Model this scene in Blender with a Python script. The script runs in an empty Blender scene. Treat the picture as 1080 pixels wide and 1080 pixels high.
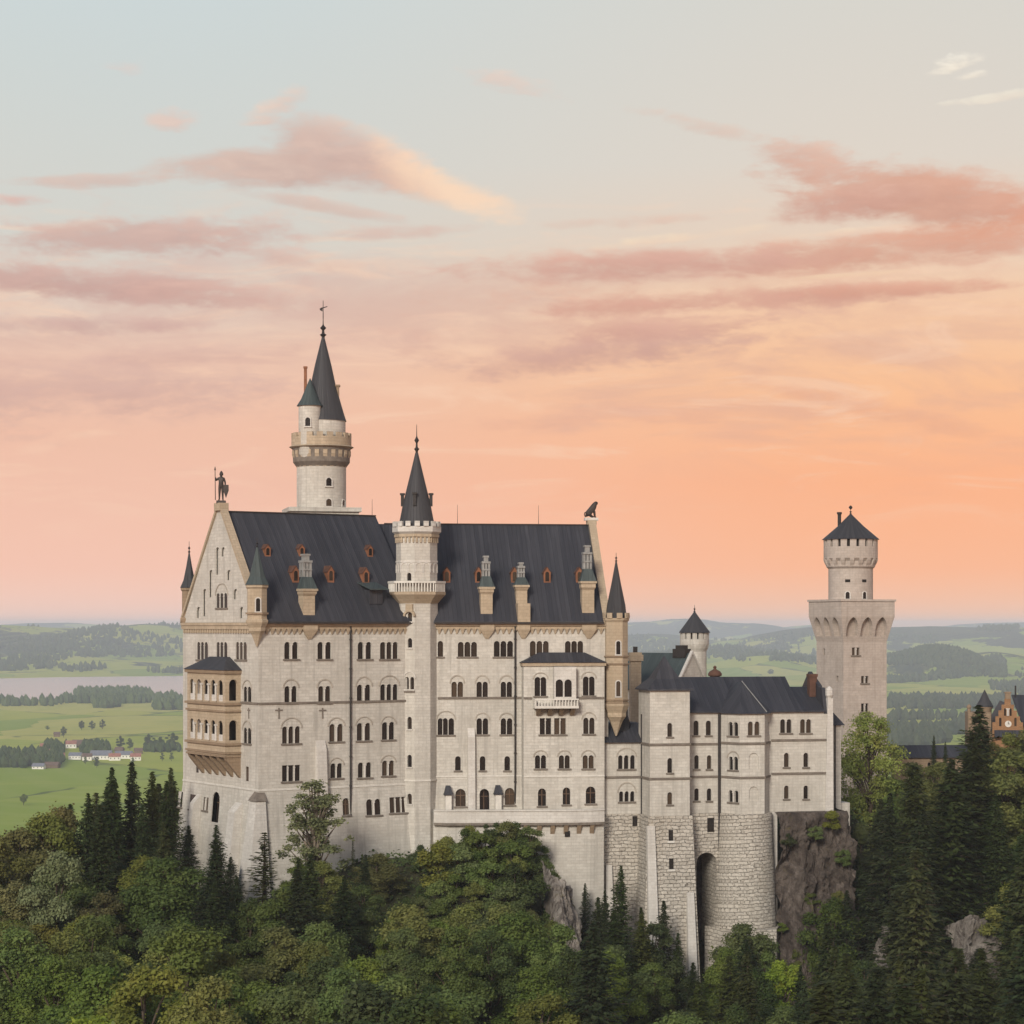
import bpy, math, random
import numpy as np
from mathutils import Vector, Matrix, noise as mnoise
from mathutils.geometry import delaunay_2d_cdt

R = math.radians
SC = bpy.context.scene
COL = SC.collection
rng = random.Random(7)

# ------------------------------------------------------------------ camera
FPX, HOR = 2370.0, 660.0          # focal length in photo pixels, row of the horizon
cam_d = bpy.data.cameras.new('camera'); cam = bpy.data.objects.new('camera', cam_d); COL.objects.link(cam)
cam.location = (0, 0, 0); cam.rotation_euler = (R(90), 0, 0)
cam_d.sensor_width = 36; cam_d.lens = 36 * FPX / 1080; cam_d.shift_y = (HOR - 540) / 1080
cam_d.clip_start = 1; cam_d.clip_end = 80000
SC.camera = cam

# ------------------------------------------------------------------ node helper
class S:
    """a socket with arithmetic"""
    def __init__(s, t, sock): s.t, s.s = t, sock
    def _m(s, op, *a, clamp=False):
        n = s.t.nodes.new('ShaderNodeMath'); n.operation = op; n.use_clamp = clamp
        for i, v in enumerate((s,) + a):
            if isinstance(v, S): s.t.links.new(v.s, n.inputs[i])
            else: n.inputs[i].default_value = v
        return S(s.t, n.outputs[0])
    def __add__(s, o): return s._m('ADD', o)
    __radd__ = __add__
    def __sub__(s, o): return s._m('SUBTRACT', o)
    def __rsub__(s, o): return (s * -1.0) + o
    def __mul__(s, o): return s._m('MULTIPLY', o)
    __rmul__ = __mul__
    def __truediv__(s, o): return s._m('DIVIDE', o)
    def m(s, op, *a, clamp=False): return s._m(op, *a, clamp=clamp)
    def step(s, a, b):
        n = s.t.nodes.new('ShaderNodeMapRange'); n.interpolation_type = 'SMOOTHSTEP'
        s.t.links.new(s.s, n.inputs['Value']); n.inputs['From Min'].default_value = a; n.inputs['From Max'].default_value = b
        return S(s.t, n.outputs[0])
    def lin(s, a, b, c=0.0, d=1.0):
        n = s.t.nodes.new('ShaderNodeMapRange'); s.t.links.new(s.s, n.inputs['Value'])
        for k, v in zip(('From Min', 'From Max', 'To Min', 'To Max'), (a, b, c, d)): n.inputs[k].default_value = v
        return S(s.t, n.outputs[0])
def srgb(r, g, b):
    f = lambda c: (c / 255 / 12.92) if c / 255 <= .04045 else ((c / 255 + .055) / 1.055) ** 2.4
    return (f(r), f(g), f(b), 1)
def sepv(t, v):
    n = t.nodes.new('ShaderNodeSeparateXYZ'); t.links.new(v.s, n.inputs[0]); return [S(t, n.outputs[i]) for i in range(3)]
def mixc(t, fac, a, b, blend='MIX'):
    n = t.nodes.new('ShaderNodeMix'); n.data_type = 'RGBA'; n.blend_type = blend
    def put(i, v):
        if isinstance(v, S): t.links.new(v.s, n.inputs[i])
        elif isinstance(v, (int, float)): n.inputs[i].default_value = v
        else: n.inputs[i].default_value = (tuple(v) + (1,))[:4]
    put(0, fac); put(6, a); put(7, b)
    return S(t, n.outputs[2])
def combine(t, x, y, z=0.0):
    n = t.nodes.new('ShaderNodeCombineXYZ')
    for i, v in enumerate((x, y, z)):
        if isinstance(v, S): t.links.new(v.s, n.inputs[i])
        else: n.inputs[i].default_value = v
    return S(t, n.outputs[0])
def noise(t, vec, scale, detail=4, rough=.55, dist=0.0, col=False):
    n = t.nodes.new('ShaderNodeTexNoise'); n.inputs['Scale'].default_value = scale
    n.inputs['Detail'].default_value = detail; n.inputs['Roughness'].default_value = rough; n.inputs['Distortion'].default_value = dist
    if vec is not None: t.links.new(vec.s, n.inputs['Vector'])
    return S(t, n.outputs['Color' if col else 'Fac'])
def ramp(t, fac, stops):
    n = t.nodes.new('ShaderNodeValToRGB'); t.links.new(fac.s, n.inputs[0]); e = n.color_ramp.elements
    while len(e) < len(stops): e.new(.5)
    for k, (p, c) in enumerate(stops): e[k].position = p
    for k, (p, c) in enumerate(stops): e[k].color = (tuple(c) + (1,))[:4]
    return S(t, n.outputs[0])

# ------------------------------------------------------------------ world: sunset sky
SUN_AZ, SUN_EL = R(-163), R(24)      # soft light falling from behind-left of the viewer
w = bpy.data.worlds.new('World'); SC.world = w; w.use_nodes = True
T = w.node_tree; T.nodes.clear()
tc = T.nodes.new('ShaderNodeTexCoord')
sep = T.nodes.new('ShaderNodeSeparateXYZ'); T.links.new(tc.outputs['Generated'], sep.inputs[0])
dx, dy, dz = (S(T, sep.outputs[i]) for i in range(3))
AZ = dx.m('ARCTAN2', dy) * FPX       # degrees of azimuth / elevation on the sky, in units of 1/2370 rad
EL = dz.m('ARCSINE') * FPX
def sky_pos(X, Y):
    return FPX * math.atan((X - 540) / FPX), FPX * math.atan((HOR - Y) / math.hypot(FPX, X - 540))
ELn = EL.lin(0, 700)
def stops(l): return [(v / 700, srgb(*c)) for v, c in l]
left = ramp(T, ELn, stops([(0, (250, 208, 190)), (60, (248, 197, 175)), (200, (240, 192, 168)), (280, (234, 197, 177)), (340, (224, 205, 191)), (400, (213, 211, 203)), (570, (206, 213, 211)), (680, (203, 215, 217))]))
right = ramp(T, ELn, stops([(0, (248, 198, 168)), (60, (254, 185, 145)), (150, (253, 181, 138)), (250, (251, 194, 150)), (330, (246, 203, 168)), (400, (233, 209, 188)), (480, (223, 213, 201)), (680, (214, 213, 206))]))
skyc = mixc(T, AZ.step(-420, 420), left, right)
# fine stretched veil
pv = combine(T, AZ / 420.0, EL / 95.0, 3.3)
veil = noise(T, pv, 1.3, 7, .6, .5)
veil2 = noise(T, combine(T, AZ / 190.0, EL / 34.0, 9.1), 1.0, 7, .62, .9)
band = EL.step(100, 240) * (1.0 - EL.step(330, 450))
skyc = mixc(T, veil.step(.46, .66) * band * .42, skyc, srgb(208, 164, 154))
skyc = mixc(T, veil2.step(.50, .68) * EL.step(60, 200) * (1.0 - EL.step(380, 480)) * .45, skyc, srgb(250, 212, 184))
wob = noise(T, combine(T, AZ / 130.0, EL / 55.0, 0.0), 1.0, 8, .62, .4) - .5
wob2 = noise(T, combine(T, AZ / 60.0, EL / 20.0, 5.0), 1.0, 6, .6, .2) - .5
wob3 = noise(T, combine(T, AZ / 26.0, EL / 9.0, 2.0), 1.0, 5, .6, .3) - .5
WOB = wob * 3.3 + wob2 * 2.4 + wob3 * 1.3
PV = combine(T, AZ, EL, 0.0); HN = wob2 * 2.4 + wob3 * .8 + .1
AMPS = {}
def cloud(X, Y, rx, ry, rot, op, c0, c1=None, soft=1.1, amp=1.0, grad=(0, 1)):
    """soft cloud on the sky dome; c0->c1 follows the cloud's own long axis, its upper side catches more light"""
    global skyc
    u, v = sky_pos(X, Y); amp *= 1.4
    mp = T.nodes.new('ShaderNodeMapping'); mp.vector_type = 'TEXTURE'; T.links.new(PV.s, mp.inputs[0])
    mp.inputs['Location'].default_value = (u, v, 0); mp.inputs['Rotation'].default_value = (0, 0, R(rot)); mp.inputs['Scale'].default_value = (rx, ry, 1)
    dt = T.nodes.new('ShaderNodeVectorMath'); dt.operation = 'DOT_PRODUCT'; T.links.new(mp.outputs[0], dt.inputs[0]); T.links.new(mp.outputs[0], dt.inputs[1])
    if amp not in AMPS: AMPS[amp] = WOB * amp + 1.0
    f = AMPS[amp] - S(T, dt.outputs['Value'])
    mr = T.nodes.new('ShaderNodeMapRange'); mr.interpolation_type = 'SMOOTHSTEP'; T.links.new(f.s, mr.inputs['Value']); mr.inputs['From Max'].default_value = soft * .88; mr.inputs['To Max'].default_value = op
    p, q, _ = sepv(T, S(T, mp.outputs[0]))
    hl = q.m('MULTIPLY_ADD', .7, HN).lin(-.5, 1.2, 0, .6)
    c = mixc(T, hl, srgb(*[k * .96 for k in c0]), srgb(min(255, c0[0] + 28), min(255, c0[1] + 32), c0[2] + 26))
    if c1: c = mixc(T, (p + wob * 1.2 + q * .35).step(*grad), c, srgb(*c1))
    skyc = mixc(T, S(T, mr.outputs[0]), skyc, c)
# broad soft banks
cloud(140, 285, 330, 75, 1, .42, (216, 178, 167), soft=2.0, amp=.9)
cloud(110, 400, 320, 62, 2, .40, (216, 174, 162), soft=2.0, amp=.9)
cloud(840, 330, 420, 60, 2, .36, (226, 174, 152), soft=2.0, amp=.9)
cloud(640, 350, 260, 50, 3, .42, (216, 168, 153), soft=2.0, amp=.9)
# left
cloud(150, 250, 190, 24, 2, .85, (206, 170, 161), soft=1.2, amp=.42)
cloud(300, 268, 120, 13, -8, .6, (216, 178, 166), soft=1.4, amp=.5)
cloud(110, 300, 190, 21, -3, .82, (202, 161, 153), soft=1.2, amp=.42)
cloud(230, 312, 130, 16, -3, .5, (214, 170, 158), soft=1.5, amp=.5)
cloud(70, 342, 170, 13, 1, .75, (203, 163, 157), soft=1.3, amp=.4)
cloud(90, 412, 260, 34, 2, .72, (208, 167, 158), soft=1.6, amp=.5)
cloud(190, 375, 120, 12, 2, .42, (208, 166, 158), soft=1.6, amp=.6)
cloud(20, 211, 55, 8, 0, .75, (222, 176, 165), soft=1.3, amp=.5)
cloud(345, 218, 120, 9, -9, .6, (214, 180, 168), soft=1.4, amp=.45)
cloud(400, 246, 110, 10, 4, .65, (216, 178, 166), soft=1.4, amp=.5)
cloud(110, 190, 110, 9, 3, .7, (214, 182, 171), soft=1.4, amp=.5)
cloud(290, 176, 150, 27, 4, .95, (211, 181, 170), soft=1.1, amp=.33)
cloud(372, 164, 112, 36, -14, .95, (212, 181, 170), (248, 214, 188), soft=1.05, amp=.3, grad=(.05, .75))
cloud(462, 198, 104, 25, -17, .95, (228, 190, 172), (250, 217, 188), soft=1.1, amp=.3, grad=(-.75, .1))
cloud(180, 126, 32, 15, 0, .7, (232, 196, 182), soft=1.5, amp=.7)
cloud(286, 115, 44, 15, 30, .7, (234, 198, 182), soft=1.6, amp=.7)
cloud(130, 68, 28, 10, 0, .4, (230, 202, 192), soft=1.8)
cloud(540, 88, 62, 14, -10, .55, (232, 198, 184), soft=1.8)
# right
cloud(760, 292, 340, 48, 2, .40, (220, 172, 152), soft=1.8, amp=.5)
cloud(985, 206, 190, 40, -8, .95, (215, 162, 142), (224, 160, 134), soft=1.15, amp=.42)
cloud(890, 214, 90, 24, 6, .9, (210, 160, 144), soft=1.3, amp=.45)
cloud(865, 172, 80, 26, -16, .85, (218, 174, 157), soft=1.6, amp=.6)
cloud(760, 136, 110, 10, -14, .5, (222, 186, 170), soft=1.8, amp=.8)
cloud(950, 262, 280, 25, 4, .95, (218, 163, 142), (226, 162, 134), soft=1.4, amp=.42)
cloud(690, 279, 220, 22, 2, .95, (212, 162, 148), soft=1.4, amp=.42)
cloud(800, 314, 300, 15, 2, .9, (215, 160, 143), soft=1.4, amp=.42)
cloud(960, 304, 150, 9, 1, .7, (220, 160, 138), soft=1.4, amp=.45)
cloud(720, 250, 110, 8, 6, .85, (248, 214, 188), soft=1.4, amp=.5)
cloud(900, 244, 80, 5, 4, .7, (246, 210, 186), soft=1.4, amp=.6)
cloud(900, 290, 90, 4, 3, .65, (248, 206, 175), soft=1.4, amp=.6)
cloud(690, 232, 130, 8, 2, .6, (222, 186, 170), soft=1.5, amp=.6)
cloud(625, 372, 200, 24, 5, .92, (209, 162, 149), soft=1.4, amp=.42)
cloud(700, 346, 150, 16, 4, .75, (214, 162, 147), soft=1.6, amp=.5)
cloud(940, 435, 190, 13, -13, .55, (228, 166, 140), soft=1.6, amp=.5)
cloud(640, 440, 160, 12, 2, .35, (226, 168, 146), soft=1.7)
cloud(1003, 68, 36, 12, 10, .95, (253, 240, 220), soft=1.2, amp=.75)
cloud(1025, 79, 20, 6, 5, .8, (252, 238, 218), soft=1.3, amp=.8)
cloud(1045, 103, 60, 6, 6, .7, (244, 228, 210), soft=1.3, amp=.7)
nish = T.nodes.new('ShaderNodeTexSky'); nish.sky_type = 'NISHITA'; nish.sun_disc = False
nish.sun_elevation = SUN_EL; nish.sun_rotation = SUN_AZ; nish.altitude = 900; nish.air_density = 1.0; nish.dust_density = 2.0
SKY_STRENGTH = 0.15
hi = S(T, nish.outputs[0])
hi = mixc(T, 1.0, hi, (SKY_STRENGTH * 1.10, SKY_STRENGTH * 1.0, SKY_STRENGTH * .92), 'MULTIPLY')
skyc = mixc(T, EL.step(690, 1500), skyc, hi)
bg = T.nodes.new('ShaderNodeBackground'); T.links.new(skyc.s, bg.inputs[0]); bg.inputs[1].default_value = 1.0
wo = T.nodes.new('ShaderNodeOutputWorld'); T.links.new(bg.outputs[0], wo.inputs[0])

# ------------------------------------------------------------------ sun, exposure
sl = bpy.data.lights.new('sun', 'SUN'); sl.energy = 3.0; sl.angle = R(14); sl.color = (1.0, .92, .81)
so = bpy.data.objects.new('sun', sl); COL.objects.link(so)
sd = Vector((math.sin(SUN_AZ) * math.cos(SUN_EL), math.cos(SUN_AZ) * math.cos(SUN_EL), math.sin(SUN_EL)))
so.rotation_euler = sd.to_track_quat('Z', 'Y').to_euler(); so.location = sd * 400
SC.view_settings.view_transform = 'Standard'; SC.view_settings.look = 'None'
SC.view_settings.exposure = 0.0; SC.view_settings.gamma = 1.0
SC.render.engine = 'CYCLES'
SC.cycles.max_bounces = 6; SC.cycles.volume_bounces = 0; SC.cycles.transparent_max_bounces = 8

# ------------------------------------------------------------------ materials
def new_mat(name):
    m = bpy.data.materials.new(name); m.use_nodes = True; t = m.node_tree
    b = t.nodes['Principled BSDF']; b.inputs['Specular IOR Level'].default_value = .25
    return m, t, b
def uvs(t):
    n = t.nodes.new('ShaderNodeUVMap'); n.uv_map = 'UVMap'; return S(t, n.outputs[0])
def obj_co(t): return S(t, t.nodes.new('ShaderNodeTexCoord').outputs['Object'])
def pos(t): return S(t, t.nodes.new('ShaderNodeNewGeometry').outputs['Position'])
def bump(t, b, h, strength, dist):
    n = t.nodes.new('ShaderNodeBump'); n.inputs['Strength'].default_value = strength; n.inputs['Distance'].default_value = dist
    t.links.new(h.s, n.inputs['Height']); t.links.new(n.outputs[0], b.inputs['Normal'])
def brick(t, uv, bw, bh, mortar, c1, c2, cm, off=.5, bias=0.0, smooth=.1):
    n = t.nodes.new('ShaderNodeTexBrick'); t.links.new(uv.s, n.inputs['Vector']); n.offset = off
    n.inputs['Scale'].default_value = 1; n.inputs['Brick Width'].default_value = bw; n.inputs['Row Height'].default_value = bh
    n.inputs['Mortar Size'].default_value = mortar; n.inputs['Mortar Smooth'].default_value = smooth; n.inputs['Bias'].default_value = bias
    for k, c in zip(('Color1', 'Color2', 'Mortar'), (c1, c2, cm)): n.inputs[k].default_value = (tuple(c) + (1,))[:4]
    return S(t, n.outputs['Color']), S(t, n.outputs['Fac'])
def sc3(c, k): return tuple(x * k for x in c[:3])
def ashlar(name, c, bw=1.1, bh=.42, mortar=.022, var=.07, stain=.5, bumpd=.03, mort=.72):
    m, t, b = new_mat(name); uv = uvs(t); u, v, _ = sepv(t, uv)
    uvw = combine(t, u + noise(t, uv, 1.2, 2) * .06, v + noise(t, uv, .9, 2) * .05)
    colr, fac = brick(t, uvw, bw, bh, mortar, sc3(c, 1 + var), sc3(c, 1 - var), sc3(c, mort))
    big = noise(t, uv, .12, 5, .65)
    colr = mixc(t, big.step(.35, .7) * .5, colr, (c[0] * .74, c[1] * .72, c[2] * .69))
    damp = noise(t, combine(t, u * .16, v * .09, 2.0), 1.0, 5, .65); colr = mixc(t, damp.step(.54, .68) * .35, colr, (c[0] * .60, c[1] * .60, c[2] * .58))
    mid = noise(t, uv, .55, 6, .72)
    colr = mixc(t, mid.step(.48, .72) * .55, colr, (c[0] * .74, c[1] * .72, c[2] * .70))
    colr = mixc(t, noise(t, uv, .33, 5, .7).step(.56, .72) * .4, colr, sc3(c, 1.17))
    streak = noise(t, combine(t, u * 1.1, v * .07), 1.0, 5, .7)
    colr = mixc(t, streak.step(.47, .70) * stain, colr, (c[0] * .62, c[1] * .61, c[2] * .60))
    st2 = noise(t, combine(t, u * 3.2, v * .16, 5.0), 1.0, 4, .7); colr = mixc(t, st2.step(.56, .74) * stain * .7, colr, (c[0] * .55, c[1] * .53, c[2] * .51))
    gr = noise(t, uv, 1.7, 5, .75); colr = mixc(t, gr.step(.46, .68) * .5, colr, (c[0] * .72, c[1] * .69, c[2] * .66))
    spk = noise(t, uv, 2.6, 4, .7)
    colr = mixc(t, spk.step(.55, .8) * .25, colr, sc3(c, 1.18))
    t.links.new(colr.s, b.inputs['Base Color']); b.inputs['Roughness'].default_value = .9
    bump(t, b, (1.0 - fac) + spk * .6, .55, bumpd)
    return m
def plain(name, c, rough=.85, var=.2, scale=1.2, metal=0.0):
    m, t, b = new_mat(name); n = noise(t, obj_co(t), scale, 5, .65)
    col = mixc(t, n.step(.3, .7), sc3(c, 1 - var), sc3(c, 1 + var))
    t.links.new(col.s, b.inputs['Base Color']); b.inputs['Roughness'].default_value = rough; b.inputs['Metallic'].default_value = metal
    return m
def seam_roof(name, c, light, seam=.62, rough=.62):
    m, t, b = new_mat(name); uv = uvs(t); u, v, _ = sepv(t, uv)
    fr = (u / seam).m('FRACT'); line = (1.0 - fr.step(.0, .12)) + fr.step(.88, 1.0)
    cell = (u / seam).m('FLOOR')
    wn = t.nodes.new('ShaderNodeTexWhiteNoise'); wn.noise_dimensions = '1D'; t.links.new(cell.s, wn.inputs['W'])
    st = noise(t, combine(t, u * 1.6, v * .10), 1.0, 6, .7)
    big = noise(t, uv, .11, 4, .6)
    col = mixc(t, S(t, wn.outputs['Value']) * .45, c, light)
    col = mixc(t, st.step(.5, .8) * .5, col, sc3(light, 1.5))
    col = mixc(t, big.step(.4, .75) * .45, col, sc3(c, .7))
    col = mixc(t, line.m('MINIMUM', 1.0) * .35, col, sc3(c, .45))
    t.links.new(col.s, b.inputs['Base Color']); b.inputs['Roughness'].default_value = rough; b.inputs['Specular IOR Level'].default_value = .35
    bump(t, b, line, .6, .05)
    return m
M = {}
M['stone'] = ashlar('pale_limestone', (.555, .53, .475), stain=.7, mort=.80, var=.09)
M['stone_pale'] = ashlar('washed_limestone', (.60, .575, .53), stain=.3, mort=.85)
M['stone_tower'] = ashlar('tower_limestone', (.47, .41, .36), mort=.82)
M['sand'] = ashlar('yellow_sandstone', (.45, .365, .262), bw=.9, bh=.45, stain=.4)
M['sand_dark'] = ashlar('brown_sandstone', (.29, .215, .145), bw=.9, bh=.45, stain=.4)
M['band'] = plain('weathered_and_shade_stone', (.17, .145, .12))
M['white'] = plain('white_limestone', (.60, .575, .52), var=.1)
M['brick'] = ashlar('orange_brick', (.33, .185, .095), bw=.5, bh=.2, mortar=.03, var=.2)
M['slate'] = seam_roof('dark_sheet_roof', (.028, .029, .036), (.066, .066, .075))
M['copper'] = seam_roof('green_copper_roof', (.042, .056, .056), (.075, .098, .094))
M['spire'] = seam_roof('spire_sheet', (.034, .034, .038), (.062, .060, .062), seam=.5)
M['rust'] = plain('rust_red_timber', (.22, .095, .05))
M['arch'] = plain('shaded_arch_stone', (.36, .325, .275)); M['timber_frame'] = plain('brown_window_wood', (.11, .07, .045)); M['rust_dark'] = plain('dark_rusted_sheet', (.10, .05, .034)); M['metal'] = plain('dark_iron', (.028, .024, .022), rough=.6)  # arch rings darker: shading of the arch outlines put into their colour
M['bronze'] = plain('weathered_bronze', (.045, .036, .032), rough=.55, metal=.3)
M['lead'] = plain('grey_zinc', (.24, .24, .23), rough=.6)
M['pipe'] = plain('dark_pipe', (.035, .03, .028), rough=.6)
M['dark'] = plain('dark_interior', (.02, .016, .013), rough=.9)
m, t, b = new_mat('window_glass'); oi = t.nodes.new('ShaderNodeObjectInfo')
c = mixc(t, S(t, oi.outputs['Random']).step(.55, 1.0) * .8, (.012, .010, .009), (.075, .052, .034))
t.links.new(c.s, b.inputs['Base Color']); b.inputs['Roughness'].default_value = .22; M['glass'] = m
# rough hewn masonry
m, t, b = new_mat('rough_masonry'); uv = uvs(t); u, v, _ = sepv(t, uv)
uvw = combine(t, u + (noise(t, uv, .8, 4) - .5) * 1.5, v + (noise(t, uv, .5, 4) - .5) * .75)
cb, fb = brick(t, uvw, .95, .5, .045, (.56, .52, .45), (.42, .385, .33), (.27, .24, .20), smooth=.9)
cl = noise(t, combine(t, u * .75, v * 1.7), 1.0, 6, .75)
cb = mixc(t, cl.step(.55, .66) * .85, cb, (.16, .135, .11))
cb = mixc(t, noise(t, combine(t, u * 1.3, v * 2.6, 4.0), 1.0, 4, .7).step(.56, .68) * .6, cb, (.60, .565, .50))
cb = mixc(t, noise(t, uv, .11, 5).step(.45, .7) * .4, cb, (.36, .31, .24))
cb = mixc(t, noise(t, combine(t, u * .7, v * .05), 1.0, 4, .7).step(.55, .8) * .55, cb, (.25, .22, .19))
t.links.new(cb.s, b.inputs['Base Color']); b.inputs['Roughness'].default_value = .95
bump(t, b, (1.0 - fb) * .8 + noise(t, uv, 1.9, 5, .7) * 1.2, .9, .22); M['rough'] = m
# rock
m, t, b = new_mat('cliff_rock'); p = obj_co(t); x, y, z = sepv(t, p)
n1 = noise(t, combine(t, x, y, z * .6), .30, 9, .74, .9); n2 = noise(t, combine(t, x * 1.4, y * 1.4, z * .8), .7, 8, .75, .5)
c = ramp(t, n1, [(.30, (.03, .024, .02)), (.46, (.085, .068, .057)), (.60, (.16, .132, .112)), (.78, (.33, .29, .255))])
c = mixc(t, n2.step(.50, .62) * .8, c, (.055, .042, .036))  # dark mottling paints the shade of crevices and holes into the rock
c = mixc(t, noise(t, p, .35, 5).step(.6, .72) * .75, c, (.12, .10, .035))
t.links.new(c.s, b.inputs['Base Color']); b.inputs['Roughness'].default_value = .95
bump(t, b, n2 + n1, 1.0, .6); M['rock'] = m
M['rock_pale'] = M['rock'].copy(); M['rock_pale'].name = 'pale_rock'
for n_ in M['rock_pale'].node_tree.nodes:
    if n_.type == 'VALTORGB':
        for e_, c_ in zip(n_.color_ramp.elements, ((.08, .068, .056, 1), (.21, .185, .16, 1), (.36, .325, .285, 1), (.50, .465, .415, 1))): e_.color = c_
# forest floor
m, t, b = new_mat('forest_floor'); p = pos(t)
c = ramp(t, noise(t, p, .12, 8, .65), [(.3, (.014, .016, .008)), (.5, (.03, .034, .014)), (.62, (.05, .045, .022)), (.78, (.10, .085, .06))])
t.links.new(c.s, b.inputs['Base Color']); b.inputs['Roughness'].default_value = 1; bump(t, b, noise(t, p, .5, 6), 1, .6); M['floor'] = m
M['bark'] = plain('bark', (.075, .055, .04), rough=.95, scale=3)
M['bark_pale'] = plain('pale_bark', (.16, .13, .10), rough=.95, scale=3)
def leaf_mat(name, a, bcol, tip):
    m, t, b = new_mat(name)
    at = t.nodes.new('ShaderNodeAttribute'); at.attribute_name = 'tint'
    oi = t.nodes.new('ShaderNodeObjectInfo')
    c = mixc(t, S(t, at.outputs['Fac']), a, bcol)
    c = mixc(t, noise(t, pos(t), .35, 3).step(.5, .75) * .55, c, tip)
    hs = t.nodes.new('ShaderNodeHueSaturation'); t.links.new(c.s, hs.inputs['Color'])
    rnd = S(t, oi.outputs['Random'])
    t.links.new(rnd.lin(0, 1, .488, .514).s, hs.inputs['Hue']); t.links.new(((rnd * 7.3).m('FRACT')).lin(0, 1, .78, 1.3).s, hs.inputs['Value'])
    t.links.new(((rnd * 3.7).m('FRACT')).lin(0, 1, .8, 1.05).s, hs.inputs['Saturation'])
    t.links.new(hs.outputs[0], b.inputs['Base Color']); b.inputs['Roughness'].default_value = .7
    tr = t.nodes.new('ShaderNodeBsdfTranslucent'); t.links.new(hs.outputs[0], tr.inputs[0])
    mx = t.nodes.new('ShaderNodeMixShader'); mx.inputs[0].default_value = .38
    t.links.new(b.outputs[0], mx.inputs[1]); t.links.new(tr.outputs[0], mx.inputs[2])
    t.links.new(mx.outputs[0], t.nodes['Material Output'].inputs[0])
    return m
M['leaf_mid'] = leaf_mat('mid_green_leaves', (0.081, 0.126, 0.026), (0.159, 0.208, 0.041), (0.211, 0.247, 0.055))
M['leaf_olive'] = leaf_mat('olive_leaves', (0.114, 0.132, 0.025), (0.211, 0.223, 0.043), (0.291, 0.270, 0.061))
M['leaf_dark'] = leaf_mat('dark_green_leaves', (0.043, 0.071, 0.019), (0.094, 0.126, 0.030), (0.122, 0.154, 0.038))
M['leaf_bright'] = leaf_mat('bright_green_leaves', (0.143, 0.200, 0.030), (0.267, 0.309, 0.051), (0.389, 0.339, 0.068))
M['leaf_grey'] = leaf_mat('grey_green_leaves', (0.122, 0.146, 0.068), (0.194, 0.223, 0.109), (0.242, 0.255, 0.136))
M['leaf_thin'] = leaf_mat('pale_green_leaves', (0.138, 0.178, 0.061), (0.259, 0.294, 0.102), (0.308, 0.324, 0.116))
M['leaf_brown'] = leaf_mat('brownish_leaves', (0.123, 0.120, 0.030), (0.202, 0.181, 0.047), (0.242, 0.200, 0.057))
M['needle'] = leaf_mat('spruce_needles', (0.025, 0.042, 0.014), (0.055, 0.078, 0.023), (0.076, 0.098, 0.028))
M['needle_warm'] = leaf_mat('warm_spruce_needles', (0.044, 0.060, 0.015), (0.090, 0.104, 0.026), (0.130, 0.131, 0.032))

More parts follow.
